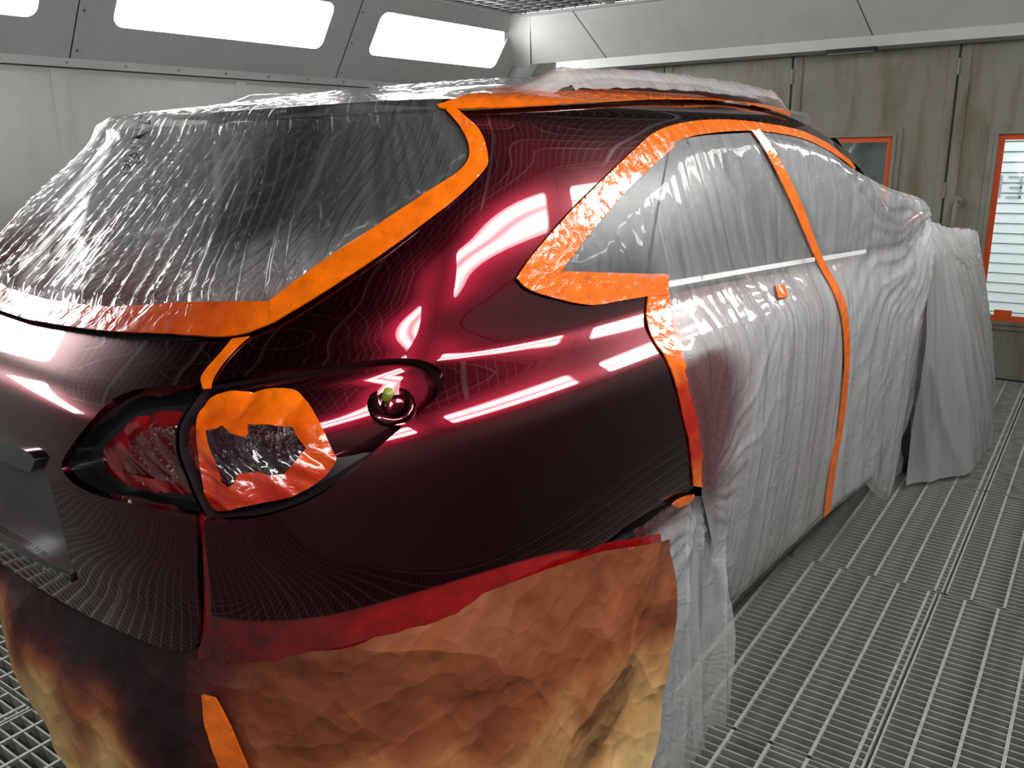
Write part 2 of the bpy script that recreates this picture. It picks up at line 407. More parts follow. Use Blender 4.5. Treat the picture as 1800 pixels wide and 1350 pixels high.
# rounded corner cove joining both slopes
cv = MB(); c0 = (XL, YE); N = 12
for i in range(N+1):
    a = math.radians(90*i/N)
    b0 = (XL+.0+.48*(1-math.cos(a))*1.0, YE-YE*0-.0 - .48*(1-math.sin(a)))
rows = []
for t in np.linspace(0, 1, 5):
    row = []
    for i in range(N+1):
        a = math.radians(90*i/N); r0 = .28
        x0, y0 = XL+.1+.14-.14*math.cos(a)*1, YE-.25-.14+.14*math.sin(a)
        x1, y1 = XL+SX+.14-.14*math.cos(a), YE-SY-.14+.14*math.sin(a)
        row.append((x0*(1-t)+x1*t, y0*(1-t)+y1*t-YE, (2.13-2.1)*(1-t)+(ZC-2.1)*t))
    rows.append(row)
vv = [p for r_ in rows for p in r_]; ff = [(j*(N+1)+i, j*(N+1)+i+1, (j+1)*(N+1)+i+1, (j+1)*(N+1)+i) for j in range(4) for i in range(N)]
mesh_obj('corner_cove', vv, ff, 'soffit', so, True)
for x in (-3.28, -1.4, .4):
    d = Vector((0, -SY-yb_, ZC-2.145)); MB().quad((x, yb_-.002, .044), (x+.005, yb_-.002, .044), (x+.005-.1, -SY-.002, ZC-2.101), (x-.1, -SY-.002, ZC-2.101)).build('sheet_joint', 'seam', so)
def hole_plate(mb, x0, x1, z0, z1, hx0, hx1, hz0, hz1, y0, y1):
    mb.box(x0, hx0, y0, y1, z0, z1); mb.box(hx1, x1, y0, y1, z0, z1); mb.box(hx0, hx1, y0, y1, z0, hz0); mb.box(hx0, hx1, y0, y1, hz1, z1)
leaf_x = [-2.92, -1.96, -.93, .07]
wins = {1: (-1.69, -1.27), 2: (-.66, -.24)}
for k in range(3):
    x0, x1 = leaf_x[k]+.008, leaf_x[k+1]-.008
    d = tag(empty('door_%d' % (k+1), (0, YE, 0)), kind='structure')
    hx0, hx1 = wins.get(k, ((x0+x1)/2-.21, (x0+x1)/2+.21)); hz0, hz1 = .385, 1.54
    mb = MB(); hole_plate(mb, x0, x1, .01, 2.11, hx0, hx1, hz0, hz1, 0, .05); mb.build('door_leaf', 'endwall', d)
    f = MB()
    for g, dd in ((.055, -.010), (.022, -.018)):
        f2 = MB(); hole_plate(f2, hx0-g, hx1+g, hz0-g, hz1+g, hx0, hx1, hz0, hz1, dd, 0); f2.build('window_frame', 'endwall', d)
    MB().box(hx0, hx1, .02, .024, hz0, hz1).build('pane', 'pane', d)
    MB().box(x0-.012, x0-.002, -.006, .03, .0, 2.1).build('door_seam', 'seam', d)
    MB().box(x0+.0, x0+.06, -.008, 0, .01, 2.1).build('edge_strip', 'endwall', d)
    MB().box(x1-.05, x1, -.006, 0, .01, 2.1).build('edge_strip', 'endwall', d)
    for z in (.4, 1.2, 1.95):
        MB().tube([(x0-.007, -.012, z-.05), (x0-.007, -.012, z+.05)], .009, 8).build('hinge', 'endwall', d)
    for z in (.3, .75, 1.3, 1.75): MB().tube([(x1-.025, -.006, z), (x1-.025, -.012, z)], .006, 8).build('bolt_head', 'bolt', d)
    if k in wins:
        t = MB(); wd = .035
        hole_plate(t, hx0, hx1, hz0, hz1, hx0+wd, hx1-wd, hz0+wd, hz1-wd, .012, .017)
        to = t.build('window_tape', 'wintape'); to.location = (0, YE, 0)
        if k == 2: MB().box(hx0+.10, hx0+.20, .008, .014, hz0+.02, hz0+.07).build('tape_tab', 'wintape', to)
        tag(to, ['', 'orange tape around the small dim door window behind the car', 'red orange tape around the tall bright door window at right'][k], 'tape', 'tape frames on door windows')
h = empty('door_handle', (-.85, YE-.008, .82))
MB().tube([(0, 0, 0), (0, -.05, 0), (0, -.06, .02), (.003, -.06, .29), (.003, -.05, .31), (.003, 0, .31)], .014, 10).build('grip_bar', 'endwall', h, True)
for z in (0, .31): MB().tube([(0, .002, z), (0, -.008, z)], .038, 16).build('flange', 'endwall', h)
tag(h, 'painted bar handle on the olive end door beside the tall window', 'handle')
v = empty('vent_bar', (-1.52, YE-.25, 2.075)); MB().box(-.15, .15, -.03, .03, -.022, .004).build('housing', 'rubber', v)
for i in range(5): MB().box(-.14, .14, -.026+.011*i, -.021+.011*i, -.026, -.02).build('slat', 'bolt', v)
tag(v, 'thin black vent bar under the pale soffit lip', 'vent')
# --- outside the doors: roller shutter with a painted number, added dimming screen
sh = empty('roller_shutter', (-.1, YE+1.3, 0))
slat = MB().box(-1.0, 1.6, 0, .012, 0, .066).add([(-1.0, -.004, .066), (1.6, -.004, .066), (1.6, .0, .060), (-1.0, 0, .060)], [(0, 1, 2, 3)]).build('shutter_slat', 'white', sh); slat.location = (0, 0, 0)
for k in range(1, 32): link_copy(slat, sh, (0, 0, .075*k))
MB().box(-1.0, 1.6, .02, .03, 0, 2.4).build('shutter_gap_backing', 'slope', sh)
dg = MB()
for (x0, x1, z0, z1) in ((-.655, -.638, 1.085, 1.25), (-.60, -.505, 1.232, 1.245), (-.585, -.505, 1.155, 1.168), (-.60, -.505, 1.083, 1.096), (-.518, -.505, 1.083, 1.245)):
    dg.box(x0, x1, -.008, -.004, z0, z1)
dg.build('painted_number', 'digit', sh)
tag(sh, 'white slatted roller shutter with a grey number seen through the door window', 'shutter')
og = empty('view_dimming_screen', (-1.75, YE+.35, 0)); MB().box(-.8, .55, 0, .03, 0, 2.3).build('screen_sheet', 'outgrey', og)  # screen added to keep the view through the small window dark
MB().tube([(-.5+.62*t, -.02, .9+.75*t-.25*t*(1-t)*0+.28*t*(1-t)) for t in np.linspace(0, 1, 10)], .006, 6).build('hanging_cable', 'bright_white', og)
tag(og, 'grey screen added to dim the view behind the small taped door window', 'screen')

# ================================================================== SURFACES OF THE CAR
# car frame: x to the car's right, y forward from the tail, z up
PSI = math.radians(3.3); C0 = (-1.68, .60)
CARM = Matrix.Translation((C0[0], C0[1], 0)) @ Matrix.Rotation(-PSI, 4, 'Z'); CARI = CARM.inverted()
CO = CARI @ CAMP
def photo_ray(px, py):
    px, py = float(px), float(py); d = (px-900)*_rt - (py-675)*_up + FPX*_fw
    return (CARI.to_3x3() @ d).normalized()
class Surf:
    """Smooth surface through a regular grid of points; params are lengths in metres."""
    def __init__(s, U, V, P, stride=2):
        s.U, s.V, s.P = U, V, P; s.du = U[1]-U[0]; s.dv = V[1]-V[0]; s.nu, s.nv = len(U), len(V)
        ii = np.arange(0, s.nu, stride); jj = np.arange(0, s.nv, stride)
        if ii[-1] != s.nu-1: ii = np.append(ii, s.nu-1)
        if jj[-1] != s.nv-1: jj = np.append(jj, s.nv-1)
        s.ii, s.jj = ii, jj; sub = P[np.ix_(ii, jj)]; n, m_ = len(ii), len(jj)
        a = (np.arange(n-1)[:, None]*m_+np.arange(m_-1)[None, :]).ravel()
        q = np.stack([a, a+m_, a+m_+1, a+1], 1)
        s.bvh = BVHTree.FromPolygons(sub.reshape(-1, 3).tolist(), q.tolist()); s.m1 = m_-1
    def ev(s, uv):
        uv = np.atleast_2d(uv); x = np.clip((uv[:, 0]-s.U[0])/s.du, 0, s.nu-1.0001); y = np.clip((uv[:, 1]-s.V[0])/s.dv, 0, s.nv-1.0001)
        i = np.floor(x).astype(int); j = np.floor(y).astype(int); fx = x-i; fy = y-j
        def wts(f): return np.stack([-.5*f+f*f-.5*f**3, 1-2.5*f*f+1.5*f**3, .5*f+2*f*f-1.5*f**3, -.5*f*f+.5*f**3], 1)
        wx, wy = wts(fx), wts(fy); out = np.zeros((len(uv), 3))
        for a in range(4):
            ia = np.clip(i+a-1, 0, s.nu-1)
            for b in range(4):
                jb = np.clip(j+b-1, 0, s.nv-1); out += (wx[:, a]*wy[:, b])[:, None]*s.P[ia, jb]
        return out
    def nrm(s, uv):
        e = .004; uv = np.atleast_2d(uv)
        a = s.ev(uv+[e, 0])-s.ev(uv-[e, 0]); b = s.ev(uv+[0, e])-s.ev(uv-[0, e]); n = np.cross(a, b)
        return n/(np.linalg.norm(n, axis=1)[:, None]+1e-12)
    def hit(s, px, py):
        d = photo_ray(px, py); loc, nn, idx, dist = s.bvh.ray_cast(CO, d)
        if loc is None:                       # just past the outline: nearest point of the surface
            best = None
            for t in np.arange(.4, 7, .02):
                q, nn, k, ds = s.bvh.find_nearest(CO+d*float(t))
                if best is None or ds < best[0]: best = (ds, q, k)
            loc, idx = best[1], best[2]
        return s.near(loc, idx)
    def near(s, loc, idx):
        i, j = divmod(idx, s.m1); i0, i1, j0, j1 = s.ii[i], s.ii[i+1], s.jj[j], s.jj[j+1]
        P = s.P; u = v = .5; L = np.array(loc)
        for _ in range(4):
            p = (P[i0, j0]*(1-u)+P[i1, j0]*u)*(1-v)+(P[i0, j1]*(1-u)+P[i1, j1]*u)*v
            du = (P[i1, j0]-P[i0, j0])*(1-v)+(P[i1, j1]-P[i0, j1])*v; dv = (P[i0, j1]-P[i0, j0])*(1-u)+(P[i1, j1]-P[i1, j0])*u
            A = np.stack([du, dv], 1); sol = np.linalg.lstsq(A, L-p, rcond=None)[0]; u += sol[0]; v += sol[1]
        return (s.U[i0]+(s.U[i1]-s.U[i0])*u, s.V[j0]+(s.V[j1]-s.V[j0])*v)

def pchip(x, y, q):
    x = np.asarray(x, float); y = np.asarray(y, float); h = np.diff(x); d = np.diff(y)/h; m = np.zeros_like(y)
    for k in range(1, len(x)-1):
        if d[k-1]*d[k] > 0: w1 = 2*h[k]+h[k-1]; w2 = h[k]+2*h[k-1]; m[k] = (w1+w2)/(w1/d[k-1]+w2/d[k])
    m[0], m[-1] = d[0], d[-1]
    k = np.clip(np.searchsorted(x, q)-1, 0, len(x)-2); t = (q-x[k])/h[k]
    return (2*t**3-3*t**2+1)*y[k]+(t**3-2*t**2+t)*h[k]*m[k]+(-2*t**3+3*t**2)*y[k+1]+(t**3-t**2)*h[k]*m[k+1]
def cspline(x, y, q):     # natural cubic spline
    x = np.asarray(x, float); y = np.asarray(y, float); n = len(x); h = np.diff(x)
    A = np.eye(n); r = np.zeros(n)
    for i in range(1, n-1):
        A[i, i-1] = h[i-1]; A[i, i] = 2*(h[i-1]+h[i]); A[i, i+1] = h[i]; r[i] = 6*((y[i+1]-y[i])/h[i]-(y[i]-y[i-1])/h[i-1])
    mm = np.linalg.solve(A, r); k = np.clip(np.searchsorted(x, q)-1, 0, n-2); t = q-x[k]; hh = h[k]
    return mm[k]*(x[k+1]-q)**3/(6*hh)+mm[k+1]*t**3/(6*hh)+(y[k]/hh-mm[k]*hh/6)*(x[k+1]-q)+(y[k+1]/hh-mm[k+1]*hh/6)*t
# height, half width, tail position, nose position, squareness
LV = np.array([
 (.20, .800, .36, 4.20, 4.0), (.30, .862, .20, 4.42, 4.1), (.45, .888, .10, 4.52, 4.2), (.60, .903, .07, 4.60, 4.2),
 (.72, .914, .05, 4.63, 4.3), (.82, .920, .038, 4.62, 4.3), (.92, .921, .030, 4.56, 4.3), (.99, .919, .030, 4.38, 4.3),
 (1.02, .9165, .031, 4.20, 4.3), (1.04, .9135, .033, 4.10, 4.3), (1.06, .9075, .036, 3.98, 4.3), (1.08, .8975, .041, 3.85, 4.3), (1.10, .8835, .048, 3.76, 4.3), (1.12, .8675, .059, 3.68, 4.3), (1.15, .8445, .094, 3.60, 4.3),
 (1.165, .835, .118, 3.55, 4.3), (1.18, .8277, .142, 3.52, 4.4), (1.20, .8205, .174, 3.47, 4.5), (1.25, .805, .245, 3.38, 4.8), (1.28, .7955, .288, 3.32, 5.0), (1.35, .770, .378, 3.19, 5.6), (1.42, .744, .462, 3.06, 6.0),
 (1.48, .719, .533, 2.95, 6.2), (1.535, .694, .592, 2.85, 6.8), (1.57, .673, .615, 2.79, 7.6), (1.588, .650, .645, 2.75, 7.6),
 (1.604, .612, .76, 2.68, 5.0), (1.622, .567, .90, 2.58, 4.2), (1.640, .50, 1.03, 2.46, 3.6), (1.656, .415, 1.16, 2.32, 3.2),
 (1.670, .29, 1.32, 2.12, 2.8), (1.680, .12, 1.50, 1.85, 2.5)])
lv = np.concatenate([[0], np.cumsum(np.sqrt(np.diff(LV[:, 0])**2+np.diff(LV[:, 1])**2+.35*np.diff(LV[:, 2])**2))])
NVB = 440; VB = np.linspace(0, lv[-1], NVB); NAB = 420; AB = 4.9
cols = [pchip(lv, LV[:, k], VB) if k in (0, 3) else pchip(lv, LV[:, k], VB) for k in range(5)]
ker = np.exp(-np.linspace(-2, 2, 9)**2); ker /= ker.sum()
cols = [np.convolve(np.pad(c, 4, mode='reflect', reflect_type='odd'), ker, 'valid') for c in cols]
def outline(W, Yr, Yf, n, N):
    Ym = Yr+(min(1.42, (Yr+Yf)/2)-Yr); Yn = max(Ym+.02, Yf-1.0 if Yf-1.0 > Ym else (Ym+Yf)/2)
    t = np.linspace(0, 1, 5000)
    def q(y0, y1):
        D = abs(y1-y0); th = (t**1.0)*math.pi/2
        x = W*np.abs(np.sin(th))**(2/n); y = D*(1-np.abs(np.cos(th))**(2/n)); return x, y
    x1, y1 = q(Yr, Ym); xa = x1; ya = Yr+y1
    x2, y2 = q(Yf, Yn); xb = x2[::-1]; yb = Yf-y2[::-1]
    X = np.concatenate([xa, xb]); Y = np.concatenate([ya, yb])
    s = np.concatenate([[0], np.cumsum(np.hypot(np.diff(X), np.diff(Y)))])
    f = np.linspace(0, s[-1], N); return np.interp(f, s, X), np.interp(f, s, Y)
G = np.zeros((2*NAB-1, NVB, 3))
for j in range(NVB):
    x, y = outline(cols[1][j], cols[2][j], cols[3][j], cols[4][j], NAB)
    G[NAB-1:, j] = np.stack([x, y, np.full(NAB, cols[0][j])], 1); G[:NAB, j] = G[NAB-1:, j][::-1]*[-1, 1, 1]
UB = np.linspace(-AB, AB, 2*NAB-1)
BODY = Surf(UB, VB, G, 3)
def vz(z): return float(np.interp(z, cols[0], VB))
def body_x(y, z):
    loc, n, i, d = BODY.bvh.ray_cast(Vector((3, y, z)), Vector((-1, 0, 0))); return loc.x if loc and loc.x > 0 else None
# film hanging down the doors: follows the body, tented over the mirror
yy = np.arange(.5, 3.95, .02); zz = np.arange(.04, 1.64, .02)
Xg = np.zeros((len(yy), len(zz)))
for i, y in enumerate(yy):
    last = .86
    for j, z in enumerate(zz):
        q = body_x(float(y), float(z)) if z > .22 else .835+.02*z
        if q is None: q = last-.03
        last = q; Xg[i, j] = q
Y2, Z2 = np.meshgrid(yy, zz, indexing='ij')
dy = Y2-2.66; dz = Z2-1.30
dist = np.sqrt((np.where(dy < 0, .40, .9)*dy)**2+(np.where(dz > 0, 1.05, .10)*dz)**2+.0004)
tent = 1.035-.62*dist
kk = 45.0
XF = np.log(np.exp(kk*(Xg+.003))+np.exp(kk*tent))/kk
SIDE = Surf(yy, zz, np.stack([XF, Y2, Z2], 2), 1)
DOOR = Surf(yy, zz, np.stack([Xg, Y2, Z2], 2), 1)
# paper skirt hanging from the tail
ox, oy = outline(.905, .075, 4.6, 4.3, 700); sA = np.concatenate([[0], np.cumsum(np.hypot(np.diff(ox), np.diff(oy)))])
aa = np.arange(-1.1, 2.4, .02); zs = np.arange(-.06, .92, .02); GP = np.zeros((len(aa), len(zs), 3))
px_ = np.sign(aa)*np.interp(np.abs(aa), sA, ox); py_ = np.interp(np.abs(aa), sA, oy)
for j, z in enumerate(zs):
    g = .035*(1-np.clip(z/.8, 0, 1))**1.0; cx, cy = px_, py_
    rr = np.hypot(px_, py_-1.4); GP[:, j] = np.stack([px_+g*px_/np.maximum(rr, .3), py_+g*(py_-1.4)/np.maximum(rr, .3), np.full(len(aa), z)], 1)
SKIRT = Surf(aa, zs, GP, 1)
# film hanging in front of the rear wheel
yw = np.arange(.55, 1.75, .02); zw = np.arange(-.06, .98, .02); Yw, Zw = np.meshgrid(yw, zw, indexing='ij')
tt = np.clip((Zw)/.78, 0, 1.2)
WHEELF = Surf(yw, zw, np.stack([.895-.03*tt+.012*np.sin(Yw*23+Zw*2)*(1.15-tt), Yw, Zw], 2), 1)
# film curtain round the nose
tb = [(.86, 3.33), (.965, 3.49), (1.065, 3.70), (1.07, 4.06), (1.0, 4.57), (.75, 4.95), (.3, 5.05), (-.6, 5.05)]
tp = [(.985, 2.80), (.945, 3.1), (.925, 3.45), (.90, 3.9), (.83, 4.35), (.62, 4.62), (.25, 4.70), (-.6, 4.70)]
def carc(p, n):
    p = np.array(p); k = np.concatenate([[0], np.cumsum(np.linalg.norm(np.diff(p, axis=0), axis=1))]); k /= k[-1]
    q = np.linspace(0, 1, n); return np.stack([pchip(k, p[:, 0], q), cspline(k, p[:, 1], q)], 1)
nt = 150; Bc, Tc = carc(tb, nt), carc(tp, nt); zd = np.arange(0.0, 1.26, .02); GD = np.zeros((nt, len(zd), 3))
for j, z in enumerate(zd):
    f = (z/1.1)**1.5 if z < 1.1 else 1+.25*(z-1.1); c = Bc*(1-f)+Tc*f
    GD[:, j] = np.stack([c[:, 0]-(.5*max(0, z-1.08)**1.0 if z > 1.08 else 0), c[:, 1], np.full(nt, z+.006)], 1)
DRAPE = Surf(np.linspace(0, 3.6, nt), zd, GD, 1)

# ------------------------------------------------------------------ cutting pieces out of surfaces
def crom(pts, step=6.0):
    p = [np.array(q, float) for q in pts]
    if len(p) < 3:
        out = []
        for a, b in zip(p[:-1], p[1:]):
            n = max(1, int(np.linalg.norm(b-a)/step)); out += [a+(b-a)*i/n for i in range(n)]
        return out+[p[-1]]
    e = [2*p[0]-p[1]]+p+[2*p[-1]-p[-2]]; out = []
    for k in range(1, len(e)-2):
        n = max(1, int(np.linalg.norm(e[k+1]-e[k])/step))
        for i in range(n):
            t = i/n; out.append(.5*((2*e[k])+(-e[k-1]+e[k+1])*t+(2*e[k-1]-5*e[k]+4*e[k+1]-e[k+2])*t*t+(-e[k-1]+3*e[k]-3*e[k+1]+e[k+2])*t**3))
    return out+[p[-1]]
def trace(surf, *segs):
    """Photo polylines laid on the surface; each segment smooth, corners where segments meet."""
    out = []
    for sg in segs:
        if sg and sg[0] == 'uv': out += [tuple(q) for q in sg[1]]; continue
        for q in crom(sg): out.append(surf.hit(q[0], q[1]))
    return out
def resample(loop, d, closed=True):
    L = np.array(loop, float); 
    if closed: L = np.vstack([L, L[:1]])
    keep = [0]
    for i in range(1, len(L)):
        if np.linalg.norm(L[i]-L[keep[-1]]) > 1e-5: keep.append(i)
    L = L[keep]; out = [L[0]]; acc = 0
    for a, b in zip(L[:-1], L[1:]):
        l = np.linalg.norm(b-a); n = int(l/d)
        for i in range(1, n+1): out.append(a+(b-a)*i/(n+1))
        out.append(b)
    # merge points that are too close, but keep corners
    res = [out[0]]
    for q in out[1:]:
        if np.linalg.norm(q-res[-1]) > d*.45: res.append(q)
    if closed and np.linalg.norm(res[-1]-res[0]) < d*.45: res.pop()
    return np.array(res)
def inside(P, loop):
    x, y = P[:, 0], P[:, 1]; r = np.zeros(len(P), bool); a = loop; b = np.roll(loop, -1, 0)
    for (x0, y0), (x1, y1) in zip(a, b):
        if y0 == y1: continue
        c = (y0 > y) != (y1 > y); r ^= c & (x < (x1-x0)*(y-y0)/(y1-y0)+x0)
    return r
def tri_region(loop, d, holes=()):
    B = resample(loop, d); H = [resample(h, d) for h in holes]
    lo, hi = B.min(0), B.max(0); gx = np.arange(lo[0], hi[0], d); gy = np.arange(lo[1], hi[1], d*.866)
    X, Y = np.meshgrid(gx, gy, indexing='ij'); X = X+(np.arange(len(gy)) % 2)[None, :]*d*.5
    I = np.stack([X.ravel(), Y.ravel()], 1); I = I[inside(I, B)]
    for h in H: I = I[~inside(I, h)]
    allb = np.vstack([B]+H) if H else B
    if len(I):
        # drop points hugging the border
        key = {}
        cs = d
        for q in allb: key.setdefault((int(q[0]//cs), int(q[1]//cs)), []).append(q)
        ok = np.ones(len(I), bool)
        for k, q in enumerate(I):
            cx, cy = int(q[0]//cs), int(q[1]//cs)
            for a in (-1, 0, 1):
                for b in (-1, 0, 1):
                    for r in key.get((cx+a, cy+b), ()):
                        if (q[0]-r[0])**2+(q[1]-r[1])**2 < (.5*d)**2: ok[k] = False
        I = I[ok]
    V = np.vstack([allb, I]) if len(I) else allb
    E = []; k = 0
    for lp in [B]+H:
        n = len(lp); E += [(k+i, k+(i+1) % n) for i in range(n)]; k += n
    vo, eo, fo, *_ = delaunay_2d_cdt([Vector(v) for v in V], E, [], 0, 1e-7)
    vo = np.array([tuple(v) for v in vo]); T = np.array([f for f in fo if len(f) == 3]); c = vo[T].mean(1)
    keep = inside(c, B)
    for h in H: keep &= ~inside(c, h)
    return vo, T[keep], len(B), H
def sheet(name, surf, loop, mat, d=.012, off=0.0, holes=(), rim=0.0, spray=None, parent=None, exact=False, flip=False, thick=0.0, taper=0.0, alpha_shift=None):
    """A piece of sheet cut from a surface. off: number or function(uv, P, N)."""
    uv, T, nb, _ = tri_region(loop, d, holes); P = surf.ev(uv); N = surf.nrm(uv)
    mid = P.mean(0)
    if flip: N = -N
    o_ = off(uv, P, N) if callable(off) else np.full(len(uv), off)
    if taper:
        from mathutils.kdtree import KDTree
        kd = KDTree(nb)
        for i in range(nb): kd.insert((uv[i, 0], uv[i, 1], 0), i)
        kd.balance(); dist_ = np.array([kd.find((q[0], q[1], 0))[2] for q in uv])
        lowv = .0015; o_ = lowv+(o_-lowv)*sstep(0, taper, dist_)
    Q = P+N*o_[:, None]
    verts = Q; faces = [tuple(t) for t in T]
    # winding agrees with the normal
    fn = np.cross(Q[T[:, 1]]-Q[T[:, 0]], Q[T[:, 2]]-Q[T[:, 0]]); sgn = (fn*N[T[:, 0]]).sum(1)
    faces = [tuple(t) if s_ > 0 else (t[0], t[2], t[1]) for t, s_ in zip(T, sgn)]
    nn = [tuple(n) for n in N]
    if rim:
        from collections import Counter
        cnt = {}
        for f in faces:
            for a, b in ((f[0], f[1]), (f[1], f[2]), (f[2], f[0])): cnt[(a, b)] = 1
        be = [(a, b) for (a, b) in cnt if (b, a) not in cnt]
        k = len(verts); ext = []; m_ = {}
        for a, b in be:
            for q in (a, b):
                if q not in m_:
                    m_[q] = (k+len(ext), k+len(ext)+1); ext += [Q[q], Q[q]-N[q]*rim]
            faces.append((m_[b][0], m_[a][0], m_[a][1], m_[b][1]))
        if ext:
            verts = np.vstack([Q, np.array(ext)]); uv = np.vstack([uv, np.zeros((len(ext), 2))])
            for q, ab in m_.items(): uv[ab[0]] = uv[q]; uv[ab[1]] = uv[q]
    P2 = verts
    if parent is None:
        R_ = np.array(CARM.to_3x3()); wv = verts@R_.T+np.array(CARM.translation); org = np.array([(wv[:, 0].min()+wv[:, 0].max())/2, (wv[:, 1].min()+wv[:, 1].max())/2, wv[:, 2].min()]); verts = wv-org
    o = mesh_obj(name, verts, faces, mat, parent, True)
    if parent is None: o.location = org
    me = o.data; ul = me.uv_layers.new(name='UVMap'); li = np.zeros(len(me.loops), int); me.loops.foreach_get('vertex_index', li)
    ul.data.foreach_set('uv', uv[li].ravel())
    at = me.attributes.new('spray', 'FLOAT', 'POINT')
    at.data.foreach_set('value', np.clip(spray(uv, P2), 0, 1) if spray is not None else np.zeros(len(verts)))
    am = me.attributes.new('alpha_shift', 'FLOAT', 'POINT'); am.data.foreach_set('value', np.asarray(alpha_shift(uv, P2), float) if alpha_shift is not None else np.zeros(len(verts)))
    if exact:
        k = len(Q); R_ = np.array(CARM.to_3x3()) if parent is None else np.eye(3)
        nn = np.zeros((len(verts), 3)); nn[:k] = surf_normals(surf, uv[:k], off)@R_.T
        if len(verts) > k:
            nn[k:] = 0      # zero: automatic normal for the rim
        me.normals_split_custom_set_from_vertices([tuple(n) for n in nn])
    if thick:
        md = o.modifiers.new('thickness', 'SOLIDIFY'); md.thickness = thick; md.offset = -1
    return o
def surf_normals(surf, uv, off):
    if not callable(off): return surf.nrm(uv)
    def pos(q): P = surf.ev(q); N = surf.nrm(q); return P+N*off(q, P, N)[:, None]
    e = .003; n = np.cross(pos(uv+[e, 0])-pos(uv-[e, 0]), pos(uv+[0, e])-pos(uv-[0, e])); return n/(np.linalg.norm(n, axis=1)[:, None]+1e-12)
def strip(surf, left, right):
    """Closed loop of a tape strip from its two edges drawn on the photo."""
    return trace(surf, left, right[::-1])
def mir(loop): return [(-a, b) for a, b in loop][::-1]

# ================================================================== THE CAR
car = empty('car', (C0[0], C0[1], 0), -PSI)
tag(car, 'dark candy red crossover car masked with film and tape in the spray booth', 'car')
# --- outlines taken from the photograph
LAMP_TOP = [(358, 672), (430, 661), (500, 651), (620, 637), (690, 630), (735, 632), (768, 645), (782, 664)]
LAMP_BOT = [(782, 664), (776, 688), (745, 718), (690, 765), (620, 828), (570, 865), (520, 890), (460, 908), (400, 914), (358, 915)]
GL_MID_R = [(440, 590), (478, 560), (600, 472), (720, 390), (790, 335), (828, 295), (832, 260), (815, 222), (786, 196)]
q_loop = trace(BODY, [(374, 1083), (368, 1020), (362, 960), (358, 915)], LAMP_BOT[::-1], LAMP_TOP[::-1],
    [(358, 672), (385, 635), (413, 600), (440, 590)], GL_MID_R,
    [(786, 196), (850, 193), (960, 187), (1080, 180), (1200, 176), (1300, 182), (1380, 203), (1440, 232), (1492, 268), (1525, 300)],
    [(1525, 305), (1480, 272), (1430, 244), (1330, 224), (1250, 221), (1190, 232), (1140, 270), (1060, 350), (980, 430), (935, 478), (925, 500), (945, 515), (1040, 527), (1130, 518), (1150, 515)],
    [(1150, 515), (1152, 560), (1168, 605), (1190, 660), (1208, 720), (1218, 780), (1222, 850)],
    [(1222, 855), (1190, 876), (1140, 900), (1100, 925), (1065, 952), (1035, 966)],
    [(1035, 966), (985, 968), (900, 990), (760, 1032), (640, 1066), (570, 1082), (500, 1090), (430, 1090), (374, 1083)])
sheet('quarter_panel', BODY, q_loop, 'paint', .012, rim=.012, parent=car, exact=True)
sheet('quarter_panel', BODY, mir(q_loop), 'paint', .03, rim=.012, parent=car, exact=True)
# tailgate
TL_TOP = [(108, 815), (118, 795), (150, 752), (195, 705), (240, 685), (300, 678), (348, 673)]
TL_BOT = [(345, 905), (290, 898), (230, 885), (170, 870), (130, 850), (110, 828), (108, 815)]
tg_r = trace(BODY, [(70, 1035), (150, 1080), (255, 1128), (300, 1142), (333, 1143), (347, 1132)], [(347, 1132), (350, 1090), (347, 1000), (345, 905)], TL_BOT, TL_TOP,
             [(348, 673), (352, 664), (380, 630), (408, 597)], [(408, 597), (380, 600), (300, 600), (200, 594), (100, 578), (40, 566)])
tg_r = [q for q in tg_r if q[0] > .0]
tgv0 = tg_r[0][1]; tgv1 = tg_r[-1][1]
tg_loop = tg_r+mir(tg_r)
pl_r = trace(BODY, [(72, 800), (90, 860), (112, 940), (130, 1008)], [(130, 1008), (80, 985), (30, 955)])
pl_r = [q for q in pl_r if q[0] > .02]
pl_loop = [(0.0, vz(1.035))]+pl_r; pl_loop = pl_r+mir(pl_r)
tailgate = sheet('tailgate', BODY, tg_loop, 'paint', .012, holes=[pl_loop], rim=.015, parent=car, exact=True)
# number plate recess
def recess(name, loop, depth, mat, wallmat, parent, d=.012, exact=False, base=0.0):
    fl = sheet(name, BODY, loop, mat, d, off=-depth+base, parent=parent, exact=exact)
    B = resample(loop, d); P = BODY.ev(B); N = BODY.nrm(B); n = len(B)
    v = np.vstack([P+N*(base-.0005), P+N*(base-depth)]); f = [(i, (i+1) % n, n+(i+1) % n, n+i) for i in range(n)]
    w_ = mesh_obj('recess_wall', v, f, wallmat, fl, True); return fl
recess('plate_recess', pl_loop, .022, 'plate', 'trim', tailgate)
ga = trace(BODY, [(75, 806), (60, 792), (20, 775), (-40, 752)], [(-40, 786), (20, 806), (64, 824)])
ga = [q for q in ga if q[0] > .02]; ga_loop = [q for q in ga]+mir(ga)
gr = [q for q in trace(BODY, [(76, 806), (58, 790), (0, 768)]) if q[0] > .02]; gl_ = [q for q in trace(BODY, [(0, 800), (66, 828)]) if q[0] > .02]
sheet('plate_lamp_bar', BODY, gr+mir(gr)+[(a, b) for a, b in mir(gl_)][::1]+gl_ if False else gr+mir(gr)+mir(gl_)[::-1][::-1][:0]+[(-q[0], q[1]) for q in gl_[::-1]]+gl_, 'trim', .012, off=.012, rim=.03, parent=tailgate)
st = trace(BODY, [(130, 1010), (80, 990), (20, 958)]); st = [q for q in st if q[0] > .02]; st2 = [(q[0]-.01, q[1]-.014) for q in st[::-1]]
lo_ = st+st2; lo_ = [q for q in st if q[0] > 0]; full = mir(lo_)[::-1]
